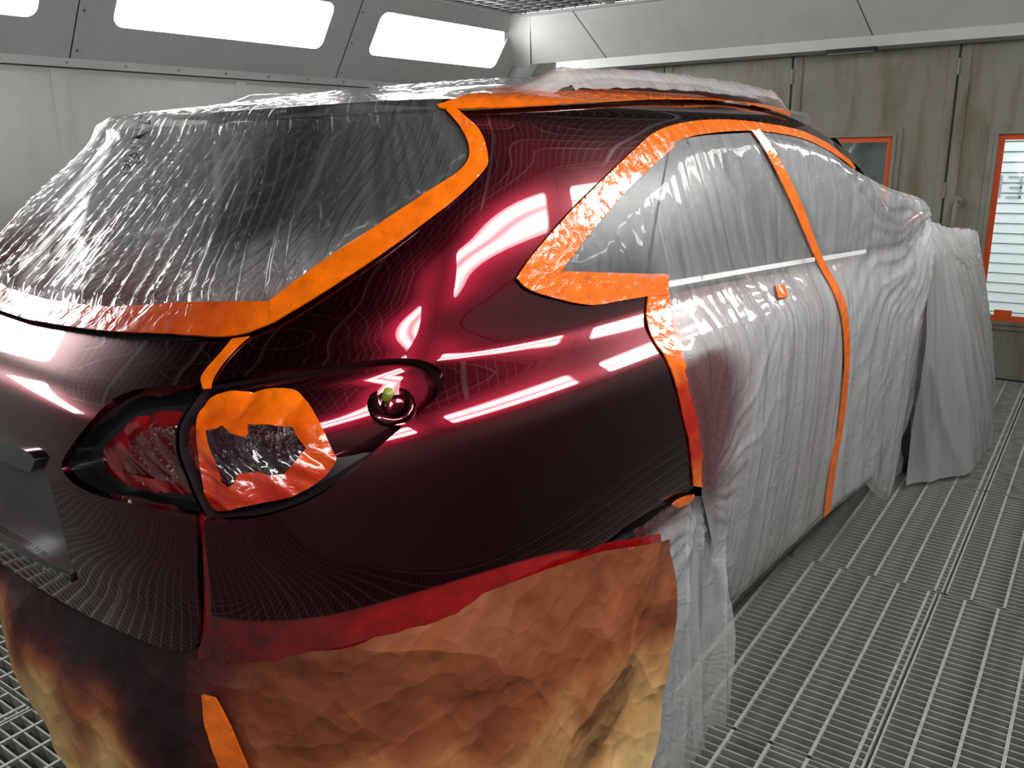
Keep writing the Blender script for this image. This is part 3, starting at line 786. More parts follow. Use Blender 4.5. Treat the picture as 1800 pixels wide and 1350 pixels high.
lower = lo_[::-1]; up_line = [(-q[0], q[1]) for q in lo_]+lower          # from left tip to right tip
band = [(a, b+.002) for a, b in up_line]+[(a*.99, b-.014) for a, b in up_line[::-1]]
sheet('recess_lower_lip', BODY, band, 'trim', .012, off=.006, rim=.012, parent=tailgate)
bm_ = BODY.ev([BODY.hit(16, 815)])[0]; bn_ = BODY.nrm([BODY.hit(16, 815)])[0]
MB().tube([tuple(bm_-bn_*.022), tuple(bm_-bn_*.012)], .013, 12).build('plate_screw_boss', 'trim', tailgate)
# --- lamp pockets on both sides
pk_r = trace(BODY, LAMP_BOT[::-1], LAMP_TOP[::-1])
pk_t = trace(BODY, TL_BOT, TL_TOP)
for sgn in (1, -1):
    l1 = pk_r if sgn > 0 else mir(pk_r); l2 = pk_t if sgn > 0 else mir(pk_t)
    pof = lambda uv, P, N: -.032+.36*(np.minimum(P[:, 2], 1.17)-1.14)
    p1 = sheet('lamp_pocket', BODY, l1, 'paint', .012, off=pof, parent=car, exact=True)
    B = resample(l1, .012); P = BODY.ev(B); N = BODY.nrm(B); n = len(B)
    mesh_obj('pocket_wall', np.vstack([P-N*.010, P+N*(pof(B, P, N)-.002)[:, None]]), [(i, (i+1) % n, n+(i+1) % n, n+i) for i in range(n)], 'shell', p1, True)
    p2 = sheet('lamp_pocket', BODY, l2, 'rubber', .014, off=-.045, parent=car)
    B = resample(l2, .012); P = BODY.ev(B); N = BODY.nrm(B); n = len(B)
    mesh_obj('pocket_wall', np.vstack([P-N*.013, P-N*.045]), [(i, (i+1) % n, n+(i+1) % n, n+i) for i in range(n)], 'trim', p2, True)
    if sgn > 0: pocket = p1
def lathe_on(name, surf, px, py, prof, mat, parent, base=0.0, n=20):
    uvp = [surf.hit(px, py)]; c = Vector(surf.ev(uvp)[0]); N = Vector(surf.nrm(uvp)[0]).normalized(); a = N.orthogonal().normalized(); b = N.cross(a)
    v = []; f = []
    for r, h_ in prof:
        v += [tuple(c+N*(h_+base)+(a*math.cos(2*math.pi*k/n)+b*math.sin(2*math.pi*k/n))*r) for k in range(n)]
    for i in range(len(prof)-1):
        for k in range(n): f.append((i*n+k, i*n+(k+1) % n, (i+1)*n+(k+1) % n, (i+1)*n+k))
    f.append(tuple((len(prof)-1)*n+k for k in range(n)))
    return mesh_obj(name, v, f, mat, parent, True)
lathe_on('stud_boss', BODY, 697, 690, [(.040, -.0325), (.036, -.029), (.030, -.0275), (.024, -.029), (.019, -.034), (.012, -.036)], 'paint', pocket)
lathe_on('lamp_stud', BODY, 687, 681, [(.0085, -.032), (.0085, -.014), (.006, -.011), (.002, -.0105)], 'stud', pocket)
lathe_on('screw_dimple', BODY, 712, 703, [(.030, -.0318), (.026, -.0305), (.020, -.0302), (.016, -.0318), (.010, -.0325)], 'paint', pocket)
# --- inner shell under all skins
uv, T, nb, _ = tri_region([(-4.85, .0), (4.85, .0), (4.85, lv[-1]*.995), (-4.85, lv[-1]*.995)], .05)
P = BODY.ev(uv); N = BODY.nrm(uv); mesh_obj('inner_shell', P-N*.055, T, 'shell', car, True)
# --- glass and skins below the film
def band(u0, u1, z0, z1): return [(u0, vz(z0)), (u1, vz(z0)), (u1, vz(z1)), (u0, vz(z1))]
gr_r = [q for q in trace(BODY, [(20, 560), (140, 585), (300, 597), (440, 585)], GL_MID_R[1:]) if q[0] > 0]
sheet('rear_glass', BODY, gr_r+mir(gr_r), 'glass', .02, off=-.004, parent=car, exact=True)
qw = trace(BODY, [(930, 498), (1060, 357), (1140, 277), (1180, 245)], [(1180, 245), (1150, 400), (1132, 512)], [(1132, 512), (1040, 520), (945, 508), (930, 498)])
sheet('quarter_window', BODY, qw, 'sideglass', .02, off=-.004, parent=car, exact=True)
def side_part(name, loop, mat, off=0, d=.02, rim=.0, parent=car): return sheet(name, DOOR, loop, mat, d, off=off, rim=rim, parent=parent)
rd = trace(DOOR, [(1165, 520), (1190, 610), (1215, 690), (1230, 760), (1236, 855)], [(1236, 855), (1260, 960), (1290, 1040)], [(1290, 1040), (1380, 950), (1450, 885)], [(1450, 885), (1480, 700), (1475, 560), (1435, 470)], [(1435, 470), (1300, 492), (1165, 520)])
reardoor = side_part('rear_door', rd, 'paint', -.002)
rg = trace(DOOR, [(1140, 515), (1155, 400), (1182, 250)], [(1182, 250), (1240, 238), (1322, 232)], [(1322, 232), (1370, 340), (1435, 462)], [(1435, 462), (1300, 487), (1140, 515)])
side_part('rear_door_window', rg, 'sideglass', -.004)
fd = [(2.16, .28), (3.0, .28), (3.05, .7), (2.95, 1.12), (2.05, 1.17), (2.18, .9)]
frontdoor = side_part('front_door', fd, 'paint', -.002)
side_part('front_door_window', [(2.04, 1.18), (2.93, 1.14), (2.6, 1.40), (2.3, 1.49), (1.95, 1.53), (1.97, 1.4)], 'sideglass', -.004)
bl = trace(DOOR, [(1172, 495), (1300, 474), (1430, 453)], [(1430, 461), (1300, 483), (1172, 506)])
side_part('belt_moulding', bl, 'bright_white', .006, .012, .006, reardoor)
bl2 = trace(DOOR, [(1440, 452), (1520, 440)], [(1520, 447), (1440, 461)]); side_part('belt_moulding', bl2, 'bright_white', .006, .012, .006, frontdoor)
side_part('sill', [(1.32, .21), (3.05, .21), (3.05, .30), (1.32, .30)], 'trim', 0)
fr = [(u, vz(z)) for u, z in ((3.05, .32), (4.9, .32), (4.9, 1.06), (3.75, 1.06), (3.3, 1.1), (3.05, 1.1))]
sheet('front_fender', BODY, fr, 'paint', .04, parent=car); sheet('front_fender', BODY, mir(fr), 'paint', .05, parent=car)
sheet('windscreen', BODY, band(3.75, 4.9, 1.10, 1.52)[:], 'glass', .04, parent=car); sheet('windscreen', BODY, mir(band(3.75, 4.9, 1.10, 1.52)), 'glass', .05, parent=car)
ld = mir([(1.45, vz(.3)), (3.0, vz(.3)), (3.0, vz(1.12)), (1.2, vz(1.15)), (1.3, vz(.8))]); sheet('left_doors', BODY, ld, 'paint', .05, parent=car)
sheet('roof_panel', BODY, [(-4.8, vz(1.60)), (4.8, vz(1.60)), (4.8, vz(1.678)), (-4.8, vz(1.678))], 'paint', .04, off=-.002, parent=car)
for s_ in (1, -1):
    rail = MB().tube([(s_*.585, .98, 1.585), (s_*.575, 1.10, 1.622), (s_*.565, 1.3, 1.648), (s_*.56, 1.8, 1.654), (s_*.555, 2.2, 1.635), (s_*.55, 2.40, 1.59)], .013, 8).build('roof_rail', 'rubber', car, True)
# wheels
def wheel(x, y):
    w_ = empty('wheel', (x, y, .36)); w_.parent = car; n = 40
    prof = [(.21, -.10), (.25, -.115), (.33, -.115), (.355, -.09), (.362, 0), (.355, .09), (.33, .115), (.25, .115), (.21, .10)]
    v = [(h_, r*math.cos(2*math.pi*k/n), r*math.sin(2*math.pi*k/n)) for r, h_ in prof for k in range(n)]
    f = [(i*n+k, i*n+(k+1) % n, (i+1)*n+(k+1) % n, (i+1)*n+k) for i in range(len(prof)-1) for k in range(n)]
    mesh_obj('tyre', v, f, 'tyre', w_, True)
    mb = MB().tube([(-.1, 0, 0), (.06, 0, 0)], .05, 16)
    for k in range(6):
        a = 2*math.pi*k/6; mb.tube([(.06, .03*math.cos(a), .03*math.sin(a)), (.08, .21*math.cos(a), .21*math.sin(a))], .025, 8)
    v2 = [(h_, .212*math.cos(2*math.pi*k/n), .212*math.sin(2*math.pi*k/n)) for h_ in (-.1, .1) for k in range(n)]
    mb.add(v2, [(k, (k+1) % n, n+(k+1) % n, n+k) for k in range(n)]); mb.build('rim', 'rim', w_, True)
for x in (.75, -.75):
    for y in (.93, 3.64): wheel(x, y)
# mirror under the film
mv = []; mf = []; n = 14
for i in range(9):
    t = math.pi*i/8
    for k in range(n):
        a = 2*math.pi*k/n; mv.append((.92+.07*-math.cos(t), 2.70+.05*math.sin(t)*math.cos(a)+.01, 1.225+.065*math.sin(t)**.6*math.sin(a)))
mf = [(i*n+k, i*n+(k+1) % n, (i+1)*n+(k+1) % n, (i+1)*n+k) for i in range(8) for k in range(n)]
mir_o = mesh_obj('side_mirror', mv, mf, 'paint', car, True)

# ================================================================== MASKING: FILM, TAPE, PAPER
def folds(uv, ang, fr, along, amp, seed=0., sharp=1.6):
    c, s_ = math.cos(ang), math.sin(ang); x = uv[:, 0]*c+uv[:, 1]*s_; y = -uv[:, 0]*s_+uv[:, 1]*c
    x = x+.25/fr*n2(x*fr*.3, y*along*.8, seed+9)
    a = n2(x*fr, y*along, seed); b = n2(x*fr*2.1, y*along*1.1, seed+5.3)
    return amp*(ridge(a)**sharp+.35*ridge(b)**sharp)
def crumple(uv, fr, amp, seed=0.):
    return amp*(np.abs(n2(uv[:, 0]*fr, uv[:, 1]*fr, seed))+.5*np.abs(n2(uv[:, 0]*fr*2.2, uv[:, 1]*fr*2.2, seed+3)))
def creases(uv, fx, fy, amp, seed=0, lean=0.):
    x = uv[:, 0]+lean*uv[:, 1]; w_ = .12*n2(x*fx*.7, uv[:, 1]*fy*.7, seed+.5)
    return amp*worley(x*fx+w_, uv[:, 1]*fy+w_, seed)
# --- film over the rear glass
def off_rear(uv, P, N):
    uv = np.asarray(uv)
    x = uv[:, 0]; v = uv[:, 1]; t = np.clip((P[:, 2]-1.2)/.38, 0, 1)
    sk = x+.35*(v-vz(1.4))            # folds lean with the glass
    a = folds(np.stack([sk, v], 1), 0, 17, .8, .012, 1., 1.3) + folds(np.stack([sk, v], 1), .03, 44, 1.5, .0040, 2.)
    return .004+a*(.45+.55*np.sin(np.pi*np.clip(t*.9+.05, 0, 1)))+creases(uv, 12, 5, .007, 3, .35)*(.4+.8*sstep(-.2, .5, x))+creases(uv, 24, 11, .005, 4, .35)*sstep(-.1, .5, x)
def spray_rear(uv, P):
    z = P[:, 2]; x = P[:, 0]; n_ = n2(uv[:, 0]*5, uv[:, 1]*4, 3.)*.05
    e = 1.415-.05*sstep(-.1, .45, x)
    return .95*(1-sstep(e-.16, e+.03, z+n_))
fl_r = trace(BODY, [(-30, 522), (60, 540), (160, 553), (300, 552), (465, 550)], [(465, 550), (600, 462), (720, 380), (780, 335), (822, 290), (825, 260), (808, 225), (784, 200)])
fl_r = [q for q in fl_r if q[0] > .0]
top = [(u, vz(1.597)) for u in np.linspace(fl_r[-1][0]-.03, -(fl_r[-1][0]-.03), 30)]
fl_loop = fl_r+top+mir(fl_r)
film_rear = sheet('masking_film', BODY, fl_loop, 'film_rear', .0075, off=off_rear, spray=spray_rear, taper=.035, alpha_shift=lambda uv, P: .42*sstep(.40, -.35, P[:, 0])+.1*n2(uv[:, 0]*3, uv[:, 1]*2, 7.))  # extra opacity towards the left stands in for lamp reflections at grazing angle
tag(film_rear, 'clear crinkled plastic film over the rear glass, misted red along its bottom', 'plastic film')
# outline lettering printed on the film
cu = bpy.data.curves.new('printed_text', 'FONT'); cu.body = 'PAINT'; cu.size = 1.0; cu.fill_mode = 'NONE'; cu.bevel_depth = .022; cu.bevel_resolution = 0; cu.resolution_u = 3
to = bpy.data.objects.new('printed_text', cu); COL.objects.link(to); dgr = bpy.context.evaluated_depsgraph_get(); tm = to.evaluated_get(dgr).to_mesh()
tv = np.array([tuple(v.co) for v in tm.vertices]); tf = [tuple(p.vertices) for p in tm.polygons]; to.evaluated_get(dgr).to_mesh_clear(); bpy.data.objects.remove(to)
tw = tv[:, 0].max()
c0, c1, c2 = [np.array(BODY.hit(*q)) for q in ((250, 322), (276, 214), (222, 316))]
uvt = c0[None]+np.outer(tv[:, 0]/tw, c1-c0)+np.outer(tv[:, 1]/.72, c2-c0)
Pt = BODY.ev(uvt); Nt = BODY.nrm(uvt); Pt = Pt+Nt*(off_rear(uvt, Pt, Nt)+.008+tv[:, 2]*.03)[:, None]
Pt = Pt@np.array(CARM.to_3x3()).T+np.array(CARM.translation)-np.array(film_rear.location)
mesh_obj('printed_text', Pt, tf, 'rubber', film_rear)
# --- roof film (draped over the roof and its rails)
gx = np.arange(-.70, .701, .012); gy = np.arange(.70, 3.0, .014); RV = np.full((len(gx), len(gy)), np.nan)
for i, x in enumerate(gx):
    for j, y in enumerate(gy):
        loc, nn_, k, ds = BODY.bvh.ray_cast(Vector((x, y, 3)), Vector((0, 0, -1)))
        if loc: RV[i, j] = loc.z
X3, Y3 = np.meshgrid(gx, gy, indexing='ij')
railz = 1.685-.030*((Y3-1.7)/.8)**2-.27*np.clip(1.12-Y3, 0, 1)-.7*np.clip(Y3-2.30, 0, 1)**1.2
slope_ = railz-1.15*np.maximum(np.abs(np.abs(X3)-.565)-.015, 0)
Zr = np.fmax(RV+.008, slope_); okm = ~np.isnan(RV)
fpts = np.stack([X3.ravel()*9, Y3.ravel()*9], 1); Zr = Zr+.004*ridge(n2(X3.ravel()*26, Y3.ravel()*7, 2.)).reshape(Zr.shape)**2+.003*np.abs(n2(X3.ravel()*40, Y3.ravel()*40, 4.)).reshape(Zr.shape)
lim = np.interp(gy, [.70, .8, 1.2, 1.9, 2.3, 2.6, 3.0], [.60, .605, .625, .625, .615, .59, .5])
okm &= (np.abs(X3) <= lim[None, :]) & (RV > 1.56)
idx = -np.ones(Zr.shape, int); idx[okm] = np.arange(okm.sum()); vs = np.stack([X3[okm], Y3[okm], Zr[okm]], 1)
fs = []
for i in range(len(gx)-1):
    for j in range(len(gy)-1):
        q = (idx[i, j], idx[i+1, j], idx[i+1, j+1], idx[i, j+1])
        if min(q) >= 0: fs.append(q)
R_ = np.array(CARM.to_3x3()); wv = vs@R_.T+np.array(CARM.translation); org = np.array([wv[:, 0].mean(), wv[:, 1].mean(), wv[:, 2].min()])
rf = mesh_obj('masking_film', wv-org, fs, 'film_roof', None, True); rf.location = org
ul = rf.data.uv_layers.new(name='UVMap'); li = np.zeros(len(rf.data.loops), int); rf.data.loops.foreach_get('vertex_index', li); ul.data.foreach_set('uv', vs[li, :2].ravel())
rf.data.attributes.new('spray', 'FLOAT', 'POINT')
tag(rf, 'clear plastic film stretched over the car roof and its rails', 'plastic film')
# --- film down the rear door and quarter window
GATH = SIDE.hit(1228, 866); SQ = SIDE.hit(1361, 520)
def polar(uv, c, k, seed, amp, reach):
    dx = uv[:, 0]-c[0]; dy = uv[:, 1]-c[1]; r = np.hypot(dx, dy); a = np.arctan2(dy, dx)+.15*n2(r*6, r*0, seed)
    return amp*ridge(n2(a*k, r*2.0, seed))**1.5*np.minimum(1, r/.05)*np.exp(-(r/reach)**2)
def off_side(uv, P, N):
    o_ = .006+folds(uv, 0.05, 10, .6, .0035, 3.)+folds(uv, -.05, 26, 1.8, .0010, 6.)+creases(uv, 9, 3.5, .006, 1, .1)+creases(uv, 22, 9, .0016, 2, .1)
    o_ += polar(uv, GATH, 4, 1., .009, .35)+polar(uv, SQ, 4, 2., .005, .2)
    qwin = sstep(1.18, 1.02, uv[:, 0])*sstep(1.12, 1.2, uv[:, 1]); o_ += qwin*(creases(uv, 17, 17, .014, 8)+creases(uv, 38, 38, .004, 11))
    return o_
def spray_side(uv, P):
    y, z = P[:, 1], P[:, 2]; n_ = n2(y*6, z*6, 2.)*.03
    e = np.interp(z, [.6, .72, .85, 1.0, 1.06, 1.075], [1.3, 1.36, 1.40, 1.40, 1.33, 1.12]); s_ = 1-sstep(e-.16, e+.06, y+n_)
    return .9*s_*sstep(1.10, 1.06, z+n_)*sstep(.60, .76, z)
rdf = trace(SIDE, [(990, 474), (1034, 416), (1084, 356), (1140, 300), (1178, 256)], [(1178, 250), (1233, 239), (1322, 233)], [(1322, 233), (1347, 270), (1390, 355), (1431, 450), (1467, 522), (1480, 575), (1480, 660), (1471, 747), (1458, 817), (1447, 905)],
    [(1447, 908), (1390, 960), (1330, 1018), (1290, 1058), (1272, 1082)], [(1272, 1082), (1262, 1010), (1246, 930), (1232, 870)], [(1232, 860), (1232, 800), (1226, 740), (1212, 690), (1200, 640), (1185, 590), (1172, 520)], [(1172, 500), (1080, 492), (990, 480)])
f_rd = sheet('masking_film', SIDE, rdf, 'film_side', .0095, off=off_side, spray=spray_side, taper=.04, alpha_shift=lambda uv, P: -.33*sstep(1.13, 1.19, P[:, 2])-.10*sstep(1.18, 1.02, uv[:, 0])*sstep(1.12, 1.2, uv[:, 1]))
tag(f_rd, 'milky plastic film over the rear door, stained red beside the wine coloured panel', 'plastic film')
MIRT = (2.66, 1.30)
def off_front(uv, P, N):
    return .006+folds(uv, .15, 8, .6, .005, 13.)+folds(uv, .1, 24, 1.8, .0011, 16.)+creases(uv, 8, 3, .006, 5, -.2)+creases(uv, 20, 8, .0014, 6, -.2)+polar(uv, MIRT, 6, 5., .012, .5)
fdf = trace(SIDE, [(1330, 231), (1400, 243), (1455, 266), (1497, 296), (1560, 330), (1615, 348), (1634, 366)], [(1634, 372), (1634, 440), (1622, 560), (1603, 700), (1590, 780), (1584, 830), (1585, 890)], [(1585, 892), (1560, 884), (1535, 866), (1522, 850)], [(1522, 850), (1480, 882), (1452, 905)],
    [(1452, 905), (1463, 817), (1476, 747), (1484, 660), (1484, 575), (1472, 522), (1436, 450), (1395, 355), (1352, 270), (1327, 233)])
f_fd = sheet('masking_film', SIDE, fdf, 'film_side', .0105, off=off_front, taper=.03, alpha_shift=lambda uv, P: -.25*sstep(1.13, 1.19, P[:, 2])*sstep(2.75, 2.3, P[:, 1]))
tag(f_fd, 'milky plastic film over the front door, tented over the side mirror', 'plastic film')
# --- curtain of film round the nose
def off_drape(uv, P, N):
    return .004+folds(uv, .25, 5, .8, .016, 23.)+folds(uv, .1, 17, 1.4, .004, 26.)
dr = [(0.02, .02), (3.5, .02), (3.5, .98), (1.6, 1.06), (.9, 1.13), (.3, 1.2), (.03, 1.18), (.05, .7)]
f_dr = sheet('masking_film', DRAPE, dr, 'film_drape', .018, off=off_drape)
tag(f_dr, 'grey hanging curtain of plastic film round the car nose reaching the grating', 'plastic film')
hd = [(3.3, vz(.95)), (4.88, vz(.95)), (4.88, vz(1.12)), (3.4, vz(1.12))]
f_hd = sheet('masking_film', BODY, hd+[], 'film_roof', .02, off=lambda uv, P, N: .03+folds(uv, .3, 8, 3, .012, 31.)+crumple(uv, 12, .006, 33.))
tag(f_hd, 'shiny plastic film over the bonnet edge at the far end', 'plastic film')
# --- film hanging in the rear wheel arch
def off_wf(uv, P, N): return .004+folds(uv, .05, 8, .6, .024, 41.)+folds(uv, .05, 22, 1, .005, 43.)+polar(uv, WG, 4, 7., .014, .4)
WG = WHEELF.hit(1205, 872)
wfl = trace(WHEELF, [(1068, 966), (1100, 930), (1140, 902), (1185, 876), (1226, 862)], [(1226, 866), (1254, 930), (1268, 985), (1279, 1070), (1281, 1150), (1278, 1230), (1274, 1288)], [(1274, 1290), (1250, 1296), (1236, 1310)], [(1236, 1310), (1222, 1340), (1200, 1372), (1150, 1400), (1085, 1410)], [(1085, 1410), (1050, 1200), (1045, 1000), (1068, 966)])
f_wf = sheet('masking_film', WHEELF, wfl, 'film_side', .011, off=off_wf, spray=lambda uv, P: .95*sstep(.60, .73, P[:, 2]-.35*(P[:, 1]-1.05)+.02*n2(P[:, 1]*9, P[:, 2]*9)))
tag(f_wf, 'plastic film hanging over the rear wheel beside the brown paper', 'plastic film')

# --- tape
def tape_off(base, amp=.0016, fr=30, seed=0.):
    return lambda uv, P, N: base+crumple(uv, fr*.5, amp*1.2, seed)+crumple(uv, fr, amp*.3, seed+4)
def tape(loop, label, surf=BODY, base=.006, mat='tape', spray=None, d=.006, holes=(), amp=.0016, fr=30, rim=.003, seed=0., cat='tape', name='masking_tape'):
    o = sheet(name, surf, loop, mat, d, off=tape_off(base, amp, fr, seed), rim=rim, spray=spray, holes=holes)
    return tag(o, label, cat, 'strips of masking tape')
tape(strip(BODY, [(783, 199), (806, 226), (822, 268), (806, 304), (740, 350), (660, 405), (590, 452), (530, 495), (478, 536)], [(798, 195), (838, 232), (853, 280), (845, 306), (800, 352), (720, 415), (650, 466), (560, 526), (480, 575), (440, 594)][:9]),
     'orange tape strip curving round the right edge of the rear glass', base=.010, seed=1.)
br = trace(BODY, [(480, 573), (430, 592), (380, 597), (300, 592), (200, 588), (100, 575), (0, 556), (-60, 540)])
bt = trace(BODY, [(478, 536), (400, 537), (320, 538), (200, 545), (100, 534), (0, 520), (-60, 508)])
br = [q for q in br if q[0] > 0]; bt = [q for q in bt if q[0] > 0]
b_loop = br+[(-q[0], q[1]) for q in br[::-1]]+[(-q[0], q[1]) for q in bt]+bt[::-1]
tape(b_loop, 'wide tape band under the rear glass, orange turning dark red leftward', base=.0085, seed=2., d=.008,
     spray=lambda uv, P: .48*sstep(.60, .50, P[:, 0])+.5*sstep(.50, .15, P[:, 0]))
tape(strip(BODY, [(410, 598), (385, 628), (362, 655), (355, 668), (358, 686)], [(440, 594), (428, 603), (400, 632), (378, 665), (372, 684)]),
     'short orange tape strip in the tailgate gap above the tail light', base=.004, seed=3.)
tape(strip(BODY, [(768, 193), (800, 183), (853, 167), (940, 160), (1033, 155), (1110, 153), (1200, 158), (1283, 167), (1340, 180), (1388, 204)], [(772, 197), (800, 198), (900, 195), (1000, 189), (1100, 183), (1167, 180), (1267, 182), (1333, 192), (1386, 208)]),
     'long orange tape strip along the roof edge under the roof film', base=.010, seed=4., amp=.002)
for k, (x, y, w_, h_) in enumerate([(1098, 146, 26, 20), (1183, 150, 22, 18), (1240, 159, 10, 8)]):
    tape(trace(BODY, [(x-w_/2, y+h_/2), (x+w_/2, y+h_/2)], [(x+w_/2, y-h_/2), (x-w_/2, y-h_/2)]), ['largest orange tape tab on the roof film above the roof tape', 'middle orange tape tab on the roof film', 'smallest orange tape tab on the roof film nearest the windscreen'][k], base=.042, seed=5.+k)
wt_o = [(905, 490), (933, 450), (1000, 373), (1067, 307), (1120, 257), (1150, 233), (1200, 217), (1267, 212), (1333, 217), (1400, 229), (1450, 251), (1490, 281), (1502, 296)]
wt_i = [(984, 478), (1033, 413), (1083, 353), (1133, 303), (1180, 262)]
wt_i2 = [(1184, 250), (1233, 237), (1320, 231), (1400, 242), (1455, 266), (1490, 290), (1500, 299)]
tape(trace(BODY, wt_o, wt_i2[::-1], wt_i[::-1]), 'orange tape strip arching over the side windows and down the rear pillar', base=.004, seed=8., amp=.0016)
tape(trace(BODY, [(905, 490), (984, 478)], [(984, 478), (1080, 481), (1171, 483)], [(1171, 483), (1170, 520)], [(1170, 520), (1135, 522), (1085, 530), (1033, 537), (967, 524), (925, 509), (905, 490)]),
     'orange tape band below the small quarter window', base=.0055, seed=9., amp=.0018)
tape(strip(BODY, [(1136, 520), (1135, 567), (1150, 603), (1170, 633), (1187, 683), (1200, 740), (1210, 783), (1216, 853)], [(1172, 507), (1178, 550), (1193, 593), (1203, 640), (1217, 690), (1224, 712), (1231, 750), (1236, 800), (1238, 857)]),
     'tape strip down the rear door edge, orange above and red below', BODY, base=.0035, seed=10., amp=.0022, spray=lambda uv, P: .95*sstep(1.06, .99, P[:, 2]+.02*n2(P[:, 1]*40, P[:, 2]*9))*sstep(.74, .86, P[:, 2]))
tape(strip(SIDE, [(1315, 232), (1340, 270), (1381, 350), (1425, 450), (1460, 520), (1475, 575), (1477, 650), (1467, 747), (1453, 817), (1442, 907)], [(1328, 230), (1357, 270), (1402, 358), (1438, 450), (1476, 525), (1486, 575), (1486, 650), (1476, 747), (1464, 817), (1453, 898)]),
     'narrow orange tape strip running down the door join from roof to sill', SIDE, base=.012, seed=11.)
tape(trace(SIDE, [(1351, 509), (1367, 508)], [(1367, 508), (1373, 527)], [(1373, 529), (1357, 532)], [(1357, 532), (1351, 509)]), 'tiny orange tape square holding the film on the rear door', SIDE, base=.022, seed=12.)
tape(trace(BODY, [(1172, 884), (1190, 872), (1212, 866)], [(1212, 872), (1203, 882), (1185, 890)]), 'scrap of orange tape on the wheel arch lip', base=.012, seed=13., spray=lambda uv, P: np.full(len(uv), .2))
# lamp masking, quarter side
ring_o = [(358, 690), (374, 682), (440, 674), (508, 673), (532, 684), (552, 715), (570, 750), (588, 790), (593, 808), (575, 838), (535, 868), (490, 884), (430, 895), (385, 906), (362, 908), (352, 885), (342, 830), (336, 780), (339, 725), (350, 700)]
ring_i = [(354, 749), (372, 744), (384, 738), (400, 755), (425, 763), (433, 757), (432, 737), (470, 738), (514, 741), (522, 762), (538, 783), (520, 808), (495, 836), (470, 838), (445, 830), (410, 836), (404, 855), (392, 861), (380, 852), (372, 810)]
o_loop = [BODY.hit(*q) for q in crom(ring_o+ring_o[:1])[:-1]]; i_loop = [BODY.hit(*q) for q in ring_i]
def lamp_off(base, seed): return lambda uv, P, N: base-creases(uv, 22, 15, .012, int(seed))-creases(uv, 55, 38, .0018, int(seed)+1)+folds(uv, .5, 16, 4, .003, seed+2)
ro = sheet('masking_tape', BODY, o_loop, 'tape', .005, off=lamp_off(-.016, 50.), holes=[i_loop], spray=lambda uv, P: .88*sstep(1.165, 1.03, P[:, 2]+.03*n2(P[:, 0]*22, P[:, 2]*22)), rim=.003)
tag(ro, 'crumpled ring of orange tape filling the tail light opening, redder at its bottom', 'tape', 'strips of masking tape')
fi = sheet('masking_film', BODY, i_loop, 'film_dark', .005, off=lambda uv, P, N: -.019-creases(uv, 30, 14, .009, 53)+folds(uv, .1, 34, 4, .006, 55.))
tag(fi, 'crinkled dark plastic film patch inside the orange tape ring', 'plastic film')
# lamp masking, tailgate side
lt_o = [(136, 815), (150, 788), (182, 745), (215, 712), (255, 699), (300, 700), (318, 710), (328, 745), (331, 795), (329, 845), (318, 872), (300, 882), (255, 880), (200, 869), (158, 850), (140, 830)]
lt_i = [(196, 800), (205, 770), (235, 742), (280, 732), (306, 745), (318, 790), (316, 840), (296, 858), (240, 852), (195, 840), (184, 822)]
lo2 = [BODY.hit(*q) for q in crom(lt_o+lt_o[:1])[:-1]]; li2 = [BODY.hit(*q) for q in crom(lt_i+lt_i[:1])[:-1]]
lt = sheet('masking_tape', BODY, lo2, 'redtape', .005, off=lamp_off(-.034, 60.), holes=[li2], rim=.003, spray=lambda uv, P: .62+.25*n2(P[:, 0]*20, P[:, 2]*20)-.4*sstep(1.0, .96, P[:, 2]))
tag(lt, 'dark red crumpled tape ring in the tailgate light opening', 'tape', 'strips of masking tape')
lf = sheet('masking_film', BODY, li2, 'film_redlamp', .005, off=lambda uv, P, N: -.036-creases(uv, 22, 16, .010, 63)+folds(uv, .6, 22, 5, .005, 65.))
tag(lf, 'crinkled dark red film patch inside the tailgate light opening', 'plastic film')
# paint covered tape below the panel and in the tailgate gap
tape(trace(BODY, [(344, 908), (352, 1000), (352, 1090), (346, 1140), (338, 1165)], [(338, 1165), (372, 1175), (388, 1140), (380, 1086)], [(380, 1086), (370, 1020), (364, 960), (357, 915), (344, 908)]),
     'dark red painted tape in the gap beside the tailgate', base=-.010, mat='redtape', seed=14., spray=lambda uv, P: np.full(len(uv), .62))
tape(trace(BODY, [(365, 1079), (430, 1086), (500, 1087), (640, 1062), (760, 1028), (900, 986), (1030, 963), (1165, 940)], [(1165, 940), (1166, 956)], [(1166, 956), (1080, 974), (1040, 984), (980, 1008), (920, 1033), (800, 1083), (700, 1120), (600, 1160), (520, 1166), (440, 1166), (380, 1172), (340, 1180)], [(340, 1180), (365, 1079)]),
     'shiny deep red painted tape along the bottom edge of the quarter panel', base=-.006, mat='redtape', seed=15., amp=.003, fr=18, spray=lambda uv, P: .18+.62*sstep(.92, .70, P[:, 0]+.06*n2(uv[:, 0]*6, uv[:, 1]*6)))
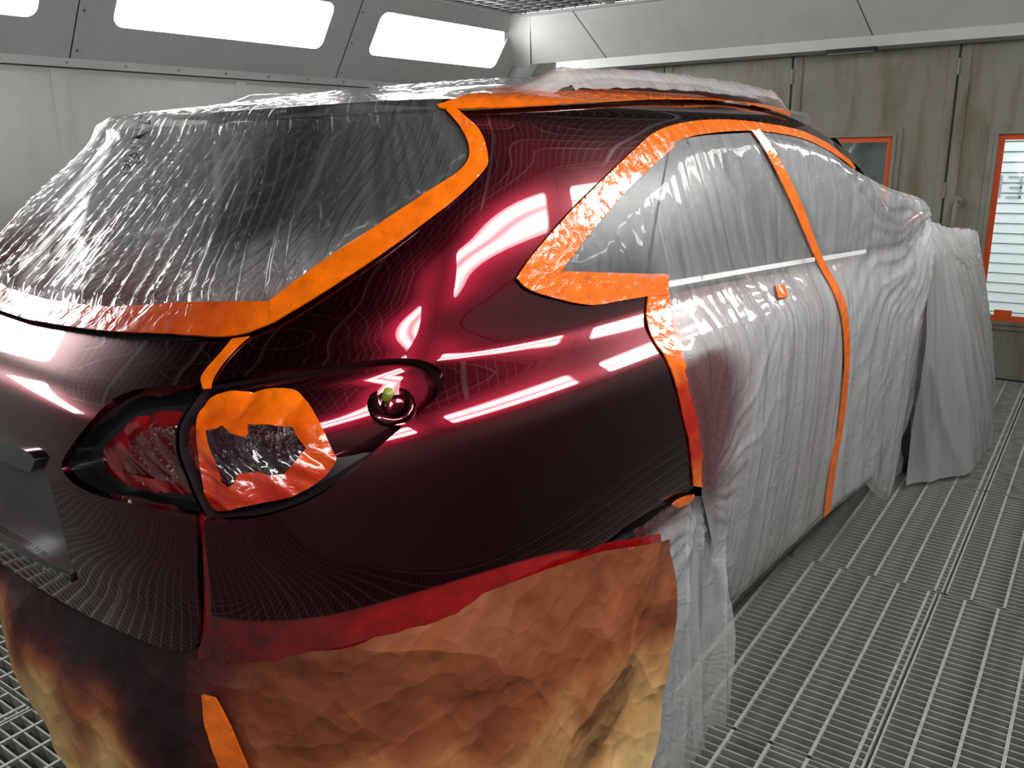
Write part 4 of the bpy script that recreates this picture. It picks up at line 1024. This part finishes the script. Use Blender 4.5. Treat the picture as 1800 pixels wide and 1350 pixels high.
# --- brown paper
def off_paper(uv, P, N):
    t = np.clip(.82-P[:, 2], 0, .8)
    return .004+(.035-creases(uv, 4.2, 3.4, .045, 9))*np.minimum(1, t*4+.1)-creases(uv, 10, 7, .006, 10)*np.minimum(1, t*5)+crumple(uv, 2.5, .02, 73.)*t+folds(uv, .3, 6, 1.2, .012, 75.)*t+.012*t
def spray_paper(uv, P):
    x, y, z = P[:, 0], P[:, 1], P[:, 2]; n_ = n2(uv[:, 0]*5, uv[:, 1]*5, 4.)*.12+n2(uv[:, 0]*12, uv[:, 1]*12, 6.)*.05
    top = np.interp(x, [-.4, 0, .35, .6, .75, .9], [.70, .68, .62, .52, .50, .47]); h_ = np.interp(x, [-.4, .35, .6, .9], [.26, .30, .34, .34])
    pk = np.interp(x, [-.4, .55, .66, .9], [1.0, 1.0, .62, .56])
    return pk*sstep(top-h_, top+.12, z+n_)
pr_ = trace(SKIRT, [(345, 1150), (440, 1135), (600, 1130), (700, 1090), (800, 1055), (920, 1008), (1040, 968), (1165, 944)], [(1165, 944), (1164, 1010), (1157, 1100), (1146, 1200), (1128, 1300), (1110, 1352), (1090, 1400)])
ubr = pr_[-1]; ul_ = pr_[0]
pp = sheet('masking_paper', SKIRT, pr_+[(ubr[0]-.05, .06), (ul_[0]+.02, .12), (ul_[0]-.02, .4)], 'paper', .012, off=off_paper, spray=spray_paper)
tag(pp, 'tan masking paper hanging below the quarter panel, misted rust red at the top', 'masking paper', 'sheets of masking paper')
pl_ = trace(SKIRT, [(0, 1015), (25, 1085), (60, 1162), (100, 1235), (140, 1300), (175, 1340), (205, 1360)])
pl_top = trace(SKIRT, [(365, 1130), (300, 1130), (255, 1115), (150, 1068), (85, 1033), (20, 985)])
lp = pl_top+[(-.55, .72), (-.7, .60), (-.55, .60)]+[q for q in pl_]+[(ul_[0]-.25, .24), (ul_[0]+.01, .14), (ul_[0]+.01, .5)]
pq = sheet('masking_paper', SKIRT, lp, 'paper', .012, off=lambda uv, P, N: off_paper(uv, P, N)-.004+.03*sstep(.42, .2, P[:, 2]), spray=spray_paper)
tag(pq, 'masking paper under the tailgate, dark with overspray and tan at its lower edge', 'masking paper', 'sheets of masking paper')
tape(trace(SKIRT, [(388, 1190), (392, 1240), (408, 1290), (428, 1350), (440, 1390)], [(482, 1390), (470, 1348), (448, 1285), (425, 1230), (408, 1195)]), 'creased orange tape strip hanging down where the two papers meet', SKIRT, base=.050, seed=16., fr=22, amp=.003)
